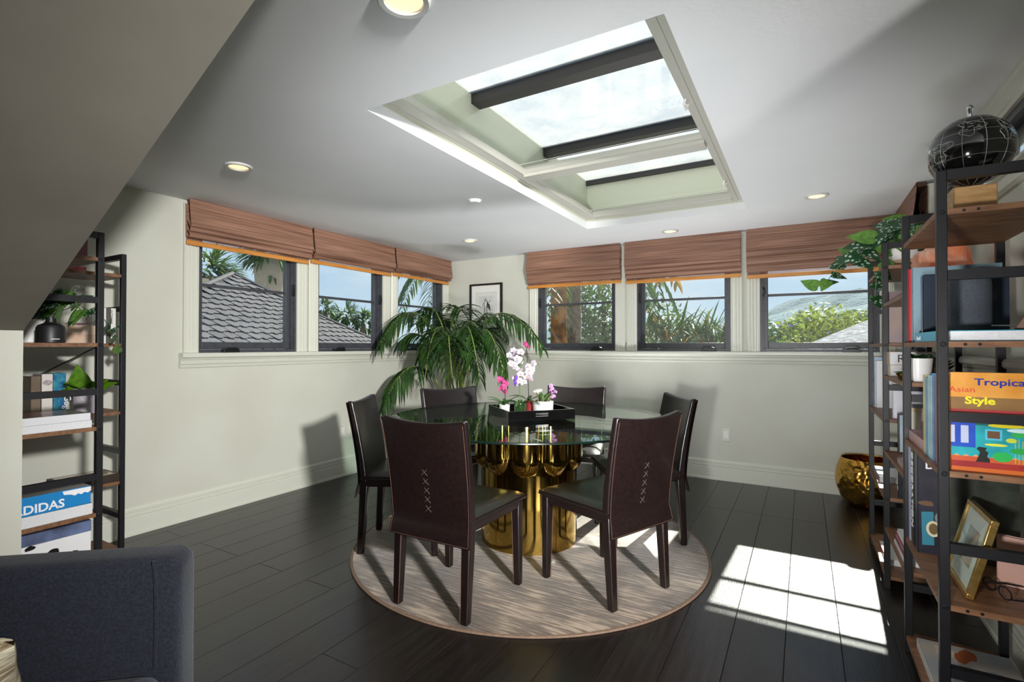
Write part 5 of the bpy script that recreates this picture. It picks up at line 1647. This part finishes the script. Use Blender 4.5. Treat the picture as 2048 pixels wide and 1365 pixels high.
# level .475
zz = 0.475
lbook('white paged book under the bright blue book', 0.985, -4.040, zz, 0.24, 0.290, 0.050, cover('#2a2a30'), spine=m_page)
t = lbook('thick bright blue book with white block letters on its spine', 0.982, -4.046, zz + 0.0505, 0.24, 0.285, 0.082, cover('#a9a8a4', c2='#8f8d88', scale=4), spine=cover('#1c7fc0'))
text('ADIDAS', 0.052, m_txw, t, (-0.0020, 0.272, 0.010), (0, -1, 0), (-1, 0, 0), bold=0.0012, width=0.95)
MB().prism([(0.0, 0.060), (0.012, 0.052), (0.024, 0.058), (0.036, 0.050), (0.048, 0.057), (0.060, 0.050), (0.075, 0.058), (0.100, 0.062), (0.105, 0.078), (0.0, 0.078)], 'x', -0.0022, -0.0012).build('white_print', m_txw, t)
t = thing('glass_lid_box', 'flat dark wooden box with a glass lid at the window end of the corner bookshelf', 'box', (0.425, -3.700, zz), rad(180))
MB().box(0, 0.20, 0, 0.27, 0, 0.045).build('case', M('dark_box_wood', '#2a211c', '#3a2d26', scale=9, rough=0.45), t, bevel=0.002)
MB().box(0.016, 0.184, 0.016, 0.254, 0.045, 0.0465).build('lid', M('tan_lid', '#9c8468', '#b59a7a', scale=6, rough=0.12, coat=0.5), t)
# level .07
zz = 0.070
lbook('thick black book at the bottom of the low stack on the corner bookshelf', 0.985, -4.045, zz, 0.22, 0.28, 0.110, cover('#202024'))
lbook('thick grey book in the low stack under the cow print box', 0.984, -4.048, zz + 0.1105, 0.22, 0.28, 0.105, cover('#6a6a70'))
t = lbook('cow print box lying in the low stack of the corner bookshelf', 0.985, -4.045, zz + 0.216, 0.20, 0.270, 0.110, cover('#d8d8d8'), spine=cover('#e0e0e2'))
rg = random.Random(61)
for i in range(11):
    cy_, cz_ = rg.uniform(0.02, 0.25), rg.uniform(0.015, 0.10)
    pts = [(cy_ + rg.uniform(0.5, 1) * 0.026 * math.cos(a * math.pi / 4), cz_ + rg.uniform(0.5, 1) * 0.016 * math.sin(a * math.pi / 4)) for a in range(8)]
    MB().prism(pts, 'x', -0.0022, -0.0012).build('cow_patch', m_black, t)
lbook('slate blue book lying on the cow print box', 0.980, -4.042, zz + 0.3265, 0.20, 0.285, 0.048, cover('#5f6f96', c2='#3a3f52', scale=6), spine=cover('#6f7fa8', c2='#3c4258', scale=7))

# ------------------------------------------------------------------ dark blue armchair in the foreground
AP = Vector((2.295, -4.292, 0.0))
AD = math.atan2(-0.318, -0.372)
t = thing('armchair', 'dark blue tweed armchair back filling the lower left corner', 'armchair', AP, AD)
m_tweed = M('navy_tweed', '#0a0d18', '#1a1f2e', scale=150, rough=0.95, bump=0.7, bscale=190, bdist=0.004, sheen=0.08, lo=0.38, hi=0.62)
bk_ = MB()
prof = []
nx, nz = 24, 18
def bx_pt(u, v, side):
    # u along the back 0..1, v up 0..1 ; rounded shoulder at u=0
    x = -0.0 + 1.10 * u
    ztop = 0.668 - 0.02 * u
    rr_ = 0.05
    z = 0.10 + (ztop - 0.10) * v
    return x, z
def rounded(x0, x1, y0, y1, z0, z1, r, name, mat, parent, seg=5, loc=(0, 0, 0), rot=None):
    o = MB().box(x0, x1, y0, y1, z0, z1).build(name, mat, parent, loc=loc, rot=rot)
    b = o.modifiers.new('bevel', 'BEVEL')
    b.width = r
    b.segments = seg
    for p_ in o.data.polygons:
        p_.use_smooth = True
    return o
rounded(0.0, 1.05, -0.075, 0.075, 0.12, 0.660, 0.045, 'back', m_tweed, t)
rounded(0.02, 1.03, 0.075, 0.60, 0.14, 0.36, 0.05, 'seat_cushion', m_tweed, t)
rounded(0.93, 1.06, 0.06, 0.62, 0.12, 0.54, 0.045, 'arm', m_tweed, t)
MB().tube([(0.052, 0.0765, 0.36), (0.050, 0.0770, 0.5), (0.052, 0.0765, 0.60), (0.060, 0.07, 0.655)], 0.006, 6).build('side_seam', m_tweed, t, smooth=True)
for x in (0.06, 0.98):
    for y in (-0.02, 0.54):
        MB().lathe([(0.014, 0), (0.022, 0.14)], 12).build('leg', m_black, t, loc=(x, y, 0))
# cushion: pale woven
t2 = thing('cushion', 'cream and tan woven cushion at the bottom left edge, resting on the armchair', 'cushion', (2.10, -4.74, 0.362), AD)
me = bpy.data.meshes.new('pillow')
bm = bmesh.new()
n = 16
top, bot = [], []
for i in range(n + 1):
    rt, rb = [], []
    for j in range(n + 1):
        u, v = i / n * 2 - 1, j / n * 2 - 1
        f = max(0.0, (1 - u ** 4) * (1 - v ** 4)) ** 0.5
        pinch = 1 - 0.07 * (1 - abs(u * v))
        rt.append(bm.verts.new((u * 0.21 * pinch, 0.065 * f, 0.17 + v * 0.17 * pinch)))
        rb.append(bm.verts.new((u * 0.21 * pinch, -0.065 * f, 0.17 + v * 0.17 * pinch)))
    top.append(rt)
    bot.append(rb)
for i in range(n):
    for j in range(n):
        bm.faces.new((top[i][j], top[i][j + 1], top[i + 1][j + 1], top[i + 1][j]))
        bm.faces.new((bot[i][j], bot[i + 1][j], bot[i + 1][j + 1], bot[i][j + 1]))
bmesh.ops.remove_doubles(bm, verts=bm.verts, dist=1e-4)
bm.to_mesh(me)
bm.free()
me.materials.append(M('cream_tan_weave', '#d9d0b8', '#8a7658', scale=14, rough=0.9, bump=0.5, bscale=120, stretch=(1, 1, 9)))
for p_ in me.polygons:
    p_.use_smooth = True
pw_ = obj('pillow', me, t2, rot=(rad(-12), 0, 0))
pw_.scale = (0.8, 0.9, 0.60)

# ------------------------------------------------------------------ outdoors
m_shingle = M('grey_asphalt_shingle', '#39373b', '#49464b', scale=30, rough=0.9, bump=0.4, bscale=140, bdist=0.006, random_v=0.16)
m_deck = M('dark_roof_underlay', '#1b1b1e', rough=0.95)
m_wallout = M('cream_stucco', '#b9ab98', rough=0.9)
# neighbour's hip roof seen through the left windows: u along the eaves, v down the slope
A = Vector((-4.919, 0.178, 2.55))
ang, pit = rad(20), rad(34)
eu = Vector((-math.sin(ang), math.cos(ang), 0))
hn = Vector((math.cos(ang), math.sin(ang), 0))
ev = hn * math.cos(pit) - Vector((0, 0, math.sin(pit)))
en = hn * math.sin(pit) + Vector((0, 0, math.cos(pit)))
roof = thing('shingled_roof', 'grey shingled hip roof of the neighbouring house outside the left windows', 'roof', A)
roof.rotation_mode = 'QUATERNION'
roof.rotation_quaternion = Matrix((-eu, ev, en)).transposed().to_quaternion()
def u_right(v):
    return -0.82 * v - 0.35 * max(0, v - 1.1)
def u_left(v):
    return 1.9 * v
VM = 3.1
dk = MB()
poly = [(0, 0), (u_left(VM), VM), (u_right(VM), VM)]
dk.prism([(x, y) for x, y in reversed(poly)], 'z', -0.06, -0.012)
dk.build('roof_deck', m_deck, roof)
# back faces of the hip, so that the roof is a solid from any side
A2 = Vector((0.4, -1.0, -1.9))
MB().add([(0, 0, -0.02), (u_right(VM), VM, -0.02), (u_right(VM) - 1.2, VM - 1.5, -2.6), (u_left(VM), VM, -0.02), (u_left(VM) + 1.2, VM - 1.5, -2.6)],
         [(0, 2, 1), (0, 3, 4), (0, 4, 2), (1, 2, 4, 3)]).build('rear_slope', m_shingle, roof)
EXP, SWD = 0.150, 0.235
sh_me = []
for k in range(3):
    d = (0.0, 0.03, -0.03)[k]
    w = SWD * 0.98
    # laminated tab: skewed lower edge, thicker at the butt
    vs = [(-w / 2, -0.03, 0.0), (w / 2, -0.03, 0.0), (w / 2 - 0.02 + d, EXP * 1.02, 0.022), (0.02 + d, EXP * 1.02, 0.022), (-0.02 + d, EXP * 0.80, 0.018), (-w / 2 + d * 0.3, EXP * 0.80, 0.018)]
    n = len(vs)
    lo_ = [(x, y, z - 0.016) for x, y, z in vs]
    sh_me.append(MB().add(vs + lo_, [tuple(range(n)), tuple(range(2 * n - 1, n - 1, -1))] + [(i, i + n, (i + 1) % n + n, (i + 1) % n) for i in range(n)]).mesh('shingle', m_shingle))
rg = random.Random(12)
v = 0.05
row = 0
cnt = 0
while v < 2.75:
    u = u_right(v + 0.05) + 0.06 + (0.11 if row % 2 else 0.0)
    while u < min(u_left(v) - 0.05, 3.3):
        if cnt < 296:
            obj('shingle', sh_me[rg.randrange(3)], roof, loc=(u, v, 0.0))
            cnt += 1
        u += SWD
    v += EXP
    row += 1
MB().tube([(0, 0, 0.01), (u_right(1.1), 1.1, 0.01), (u_right(VM), VM, 0.01)], 0.035, 6).build('hip_cap', m_shingle, roof)
MB().tube([(0, 0, 0.01), (u_left(VM), VM, 0.01)], 0.035, 6).build('hip_cap', m_shingle, roof)
t = thing('neighbour_house', 'cream stucco house body under the neighbouring shingled roof', 'house', (-6.3, 1.0, -4.0))
MB().box(-2.2, 1.6, -3.0, 3.0, 0, 4.0).build('wall', m_wallout, t)
MB().box(-2.0, -1.2, -0.6, 0.2, 4.0, 6.75).build('chimney', m_wallout, t)

# lower roof to the right of the back wall
t = thing('garage_roof', 'grey shingled roof slope outside the right back window', 'roof', (5.4, 6.3, 0.0))
m_sh2 = M('distant_grey_shingles', '#4c4b50', '#a3a3a8', scale=3, rough=0.9, stretch=(3, 10, 20), lo=0.45, hi=0.6, bump=0.5, bscale=6, bdist=0.02)
MB().add([(-2.0, -1.5, 1.05), (2.6, -1.5, 1.25), (2.8, 1.5, 2.45), (0.8, 1.5, 2.35), (-2.0, -1.5, 0.9), (2.6, -1.5, 1.1), (2.8, 1.5, 2.3), (0.8, 1.5, 2.2)],
         [(0, 1, 2, 3), (7, 6, 5, 4), (0, 4, 5, 1), (1, 5, 6, 2), (2, 6, 7, 3), (3, 7, 4, 0)]).build('roof_slope', m_sh2, t)
MB().add([(-2.0, -1.5, 0.9), (0.8, 1.5, 2.2), (0.8, 1.5, -4), (-2.0, -1.5, -4), (2.8, 1.5, 2.3), (2.8, 1.5, -4)], [(0, 1, 2, 3), (1, 4, 5, 2)]).build('gable_wall', m_wallout, t)

# ground and hills
struct(MB().box(-260, 260, -120, 600, -5.0, -4.2).build('ground', M('dry_lawn', '#4a5236', '#5f6342', scale=0.2, rough=1.0)), 'ground far below the windows')
struct(MB().box(-9, 9, 0.6, 26, -4.2, -4.1).box(-22, -0.6, -9, 0.6, -4.2, -4.1).build('bounce_ground', M('pale_bounce_ground', '#cfc8bb', '#dad4c8', scale=1.5, rough=0.9)), 'pale ground added below the windows to throw light up')  # unseen reflector, added to send sunlight up through the windows
rows = []
rg = random.Random(2)
for j in range(30):
    y = 190 + 12 * j
    r = []
    for i in range(90):
        x = -330 + 7.4 * i
        k = min(1.0, j / 16)
        ridge = 24 + 0.075 * (x + 20) + 5 * math.sin(x * 0.021 + 1.0) + 3.0 * math.sin(x * 0.057) + 1.6 * math.sin(x * 0.16 + 2)
        ridge = max(6, ridge)
        z = ridge * (k ** 0.8) * (1 + 0.08 * math.sin(j * 0.9 + x * 0.05)) + rg.uniform(-0.7, 0.9)
        r.append((x, y, z - 4.5 * (1 - k)))
    rows.append(r)
m_hill = M('hazy_hillside', '#3f5760', '#587076', scale=0.07, rough=1.0, bump=0.6, bscale=0.5, bdist=2.0, detail=8)  # distance haze is mixed into the hill colour
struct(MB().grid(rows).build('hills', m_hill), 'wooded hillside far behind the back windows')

# ------------------------------------------------------------------ garden trees
def foliage(mb, centres, n, size, seed, up=0.3):
    rg = random.Random(seed)
    for c, r in centres:
        for i in range(n):
            d = Vector((rg.gauss(0, 1), rg.gauss(0, 1), rg.gauss(0, 1))).normalized()
            p = Vector(c) + Vector((d.x * r[0], d.y * r[1], d.z * r[2])) * rg.uniform(0.65, 1.05)
            a = Vector((rg.uniform(-1, 1), rg.uniform(-1, 1), rg.uniform(-0.6, 0.8))).normalized()
            b = a.cross(d)
            if b.length < 0.1:
                continue
            b.normalize()
            s = size * rg.uniform(0.6, 1.3)
            mb.add([p, p + a * s * 0.5 + b * s * 0.28, p + a * s, p + a * s * 0.5 - b * s * 0.28], [(0, 1, 2, 3)])
    return mb
m_bark = M('grey_bark', '#5a4c40', '#75675a', scale=12, rough=0.95, bump=0.5, bscale=20)
def broadleaf(label, base, height, crown, seed, mat, n=420, size=0.16, cat='tree', flowers_=None):
    t = thing('garden_tree', label, cat, base, 0, 'broadleaf trees beyond the back windows')
    rg = random.Random(seed)
    cs = []
    for i in range(9):
        a = rg.uniform(0, 6.28)
        rr_ = rg.uniform(0.1, 0.75)
        cs.append(((crown[0] * rr_ * math.cos(a), crown[1] * rr_ * math.sin(a), height - crown[2] * rg.uniform(0.35, 1.5)), (crown[0] * 0.45, crown[1] * 0.45, crown[2] * 0.42)))
    foliage(MB(), cs, n, size, seed).build('foliage', mat, t)
    MB().tube([(0, 0, 0), (0.05, 0.02, height * 0.4), (0.0, 0.05, height * 0.8)], [0.16, 0.12, 0.06], 8).build('trunk', m_bark, t, smooth=True)
    for i in range(4):
        c = cs[i][0]
        MB().tube([(0.03, 0.02, height * 0.45), (c[0] * 0.5, c[1] * 0.5, (height * 0.45 + c[2]) / 2), c], [0.07, 0.05, 0.02], 6).build('branch', m_bark, t, smooth=True)
    if flowers_:
        foliage(MB(), [(c, (r[0] * 1.02, r[1] * 1.02, r[2] * 1.02)) for c, r in cs[:4]], 10, 0.13, seed + 50).build('blossom', M('violet_blossom', '#7a6ab0', rough=0.7, trans=0.2), t)
    return t
m_lg1 = M('yellow_green_leaf', '#5c7326', '#8f9c3c', scale=0.9, rough=0.6, trans=0.35)  # yellow green is the leaf colour itself
m_lg2 = M('mid_green_leaf', '#2f4a24', '#54703a', scale=0.9, rough=0.6, trans=0.3)
m_lg3 = M('blue_green_leaf', '#2a4238', '#4a6455', scale=0.9, rough=0.6, trans=0.25)
broadleaf('yellow green leafy tree low in the right back window', (4.7, 11.5, -4.2), 6.55, (1.7, 1.6, 1.3), 5, m_lg1, flowers_=True)
broadleaf('tall yellow green tree at the right of the right back window', (6.3, 12.5, -4.2), 7.1, (1.6, 1.6, 1.5), 6, m_lg1)
broadleaf('darker green tree at the left of the right back window', (3.2, 13.0, -4.2), 6.3, (1.7, 1.6, 1.3), 7, m_lg2, flowers_=True)
broadleaf('blue green tree further behind the yellow green ones', (4.2, 18.5, -4.2), 6.9, (2.6, 2.0, 1.4), 8, m_lg3)
broadleaf('far blue green tree behind the middle back window', (-1.0, 24.0, -4.2), 6.8, (3.4, 2.4, 1.4), 9, m_lg3)
broadleaf('dark tree filling the corner back window', (-1.2, 9.0, -4.2), 8.6, (2.0, 1.8, 2.6), 10, m_lg2, n=520)

# palms close to the house
m_pf = M('garden_palm_frond', '#2b4526', '#5d7a3a', scale=2.0, rough=0.45, trans=0.25)
m_pfd = M('dry_palm_frond', '#8a6a34', '#a8843f', scale=3.0, rough=0.7, trans=0.2)
m_boot = M('orange_palm_boots', '#5a3a1e', '#a0662c', scale=6, rough=0.85, bump=0.6, bscale=16)
def palm_tree(label, base, height, n, ln, seed, r=0.16, trunk=None, dry=0, wd=0.05, leaf=0.55, group='garden palms', droop=0.75, nleaf=26, lift=0.55, name='palm_tree'):
    t = thing(name, label, 'palm', base, 0, group)
    rg = random.Random(seed)
    trm = MB()
    prof = []
    for i in range(25):
        f = i / 24
        prof.append((r * (1.15 - 0.25 * f) * (1 + 0.06 * (i % 2)), height * f))
    trm.lathe(prof, 14).build('trunk', trunk or m_bark, t, smooth=False)
    for i in range(n):
        a = i * 2.39996 + rg.uniform(-0.2, 0.2)
        el = rg.uniform(-0.25, 1.0) * lift + 0.25
        b = Vector((0.08 * math.cos(a), 0.08 * math.sin(a), height))
        L_ = ln * rg.uniform(0.8, 1.1)
        m_ = b + Vector((math.cos(a) * L_ * 0.55, math.sin(a) * L_ * 0.55, L_ * el * 0.55))
        e_ = b + Vector((math.cos(a) * L_, math.sin(a) * L_, L_ * (el * 0.7 - droop)))
        frond(t, b, m_, e_, leaf, n=nleaf, mat=m_pfd if i < dry else m_pf, seed=seed * 100 + i, wd=wd, start=0.15, droop=0.9)
    return t
palm_tree('palm with an orange booted trunk outside the corner back window', (0.12, 3.05, -4.2), 6.9, 19, 2.0, 1, r=0.15, trunk=m_boot, dry=3)
palm_tree('palm just outside the corner, its fronds hanging across the last left window', (-1.55, 2.5, -4.2), 6.7, 15, 1.25, 2, r=0.14, leaf=0.4, wd=0.035)
palm_tree('palm behind the booted palm outside the corner back window', (-0.7, 5.6, -4.2), 7.6, 15, 2.1, 3, r=0.2, dry=2)
# strap leaved bushes under the middle back window
for i, (x, y, h, lb) in enumerate(((2.15, 2.25, 1.42, 'strap leaved shrub at the left of the middle back window'), (2.62, 2.50, 1.38, 'strap leaved shrub in the middle of the middle back window'), (3.02, 2.10, 1.22, 'strap leaved shrub at the right of the middle back window'))):
    t = thing('strap_leaf_shrub', lb, 'shrub', (x, y, -4.2), 0, 'strap leaved shrubs')
    rg = random.Random(90 + i)
    mb = MB()
    mby = MB()
    for k in range(260):
        a = rg.uniform(0, 6.28)
        bz = 4.2 + h + rg.uniform(-0.7, 0.1)
        d = (math.cos(a) * rg.uniform(0.3, 1.0), math.sin(a) * rg.uniform(0.3, 1.0), rg.uniform(0.3, 1.4))
        leaf_strip(mby if k % 9 == 0 else mb, (rg.uniform(-.28, .28), rg.uniform(-.25, .25), bz), d, rg.uniform(0.35, 0.6), 0.034, rg.uniform(0.2, 1.0), seg=4)
    mb.build('blades', m_pf, t, smooth=True)
    mby.build('dry_blades', m_pfd, t, smooth=True)
    MB().tube([(0, 0, 0), (0.04, 0, 2.5), (0, 0.05, 4.2 + h)], [0.09, 0.07, 0.05], 8).build('stem', m_bark, t, smooth=True)
# fan palms far off on the left
def fan_palm(label, base, height, crown, seed, r, skirt=0.0):
    t = thing('fan_palm', label, 'palm', base, 0, 'distant fan palms')
    rg = random.Random(seed)
    MB().lathe([(r * 1.2, 0), (r, height * 0.3), (r * 0.9, height)], 12).build('trunk', m_bark, t, smooth=True)
    mb = MB()
    for i in range(46):
        d = Vector((rg.gauss(0, 1), rg.gauss(0, 1), rg.uniform(-0.5, 1.1))).normalized()
        c = Vector((0, 0, height)) + d * crown * 0.45
        for k in range(7):
            q = d + Vector((rg.uniform(-.45, .45), rg.uniform(-.45, .45), rg.uniform(-.45, .35)))
            leaf_strip(mb, c, q, crown * 0.6, crown * 0.075, 0.8, seg=3)
    mb.build('crown', m_pf, t)
    if skirt:
        MB().lathe([(r * 1.05, height - skirt), (r * 1.7, height - skirt * 0.75), (r * 1.9, height - skirt * 0.3), (r * 1.3, height)], 18).build('dead_frond_skirt', M('grey_thatch', '#8f877c', '#a59d92', scale=10, rough=0.95, bump=0.6, bscale=30, stretch=(6, 6, 1)), t, smooth=True)
    return t
fan_palm('thick fan palm with a grey thatched trunk outside the first left window', (-10.7, 4.9, -4.2), 8.35, 1.1, 1, 0.26, 1.5)
fan_palm('bushy fan palm left of the neighbouring roof', (-24.6, 10.7, -4.2), 9.3, 2.0, 2, 0.25)
fan_palm('second fan palm beside the one left of the neighbouring roof', (-25.6, 11.9, -4.2), 8.8, 1.6, 6, 0.25)
fan_palm('distant fan palm above the ridge in the middle left window', (-27.5, 22.9, -4.2), 7.6, 1.7, 3, 0.25)
fan_palm('distant fan palm at the right of the middle left window', (-26.6, 23.9, -4.2), 7.2, 1.6, 4, 0.25)
fan_palm('small distant fan palm at the left of the middle left window', (-25.6, 19.4, -4.2), 8.0, 1.0, 5, 0.2)
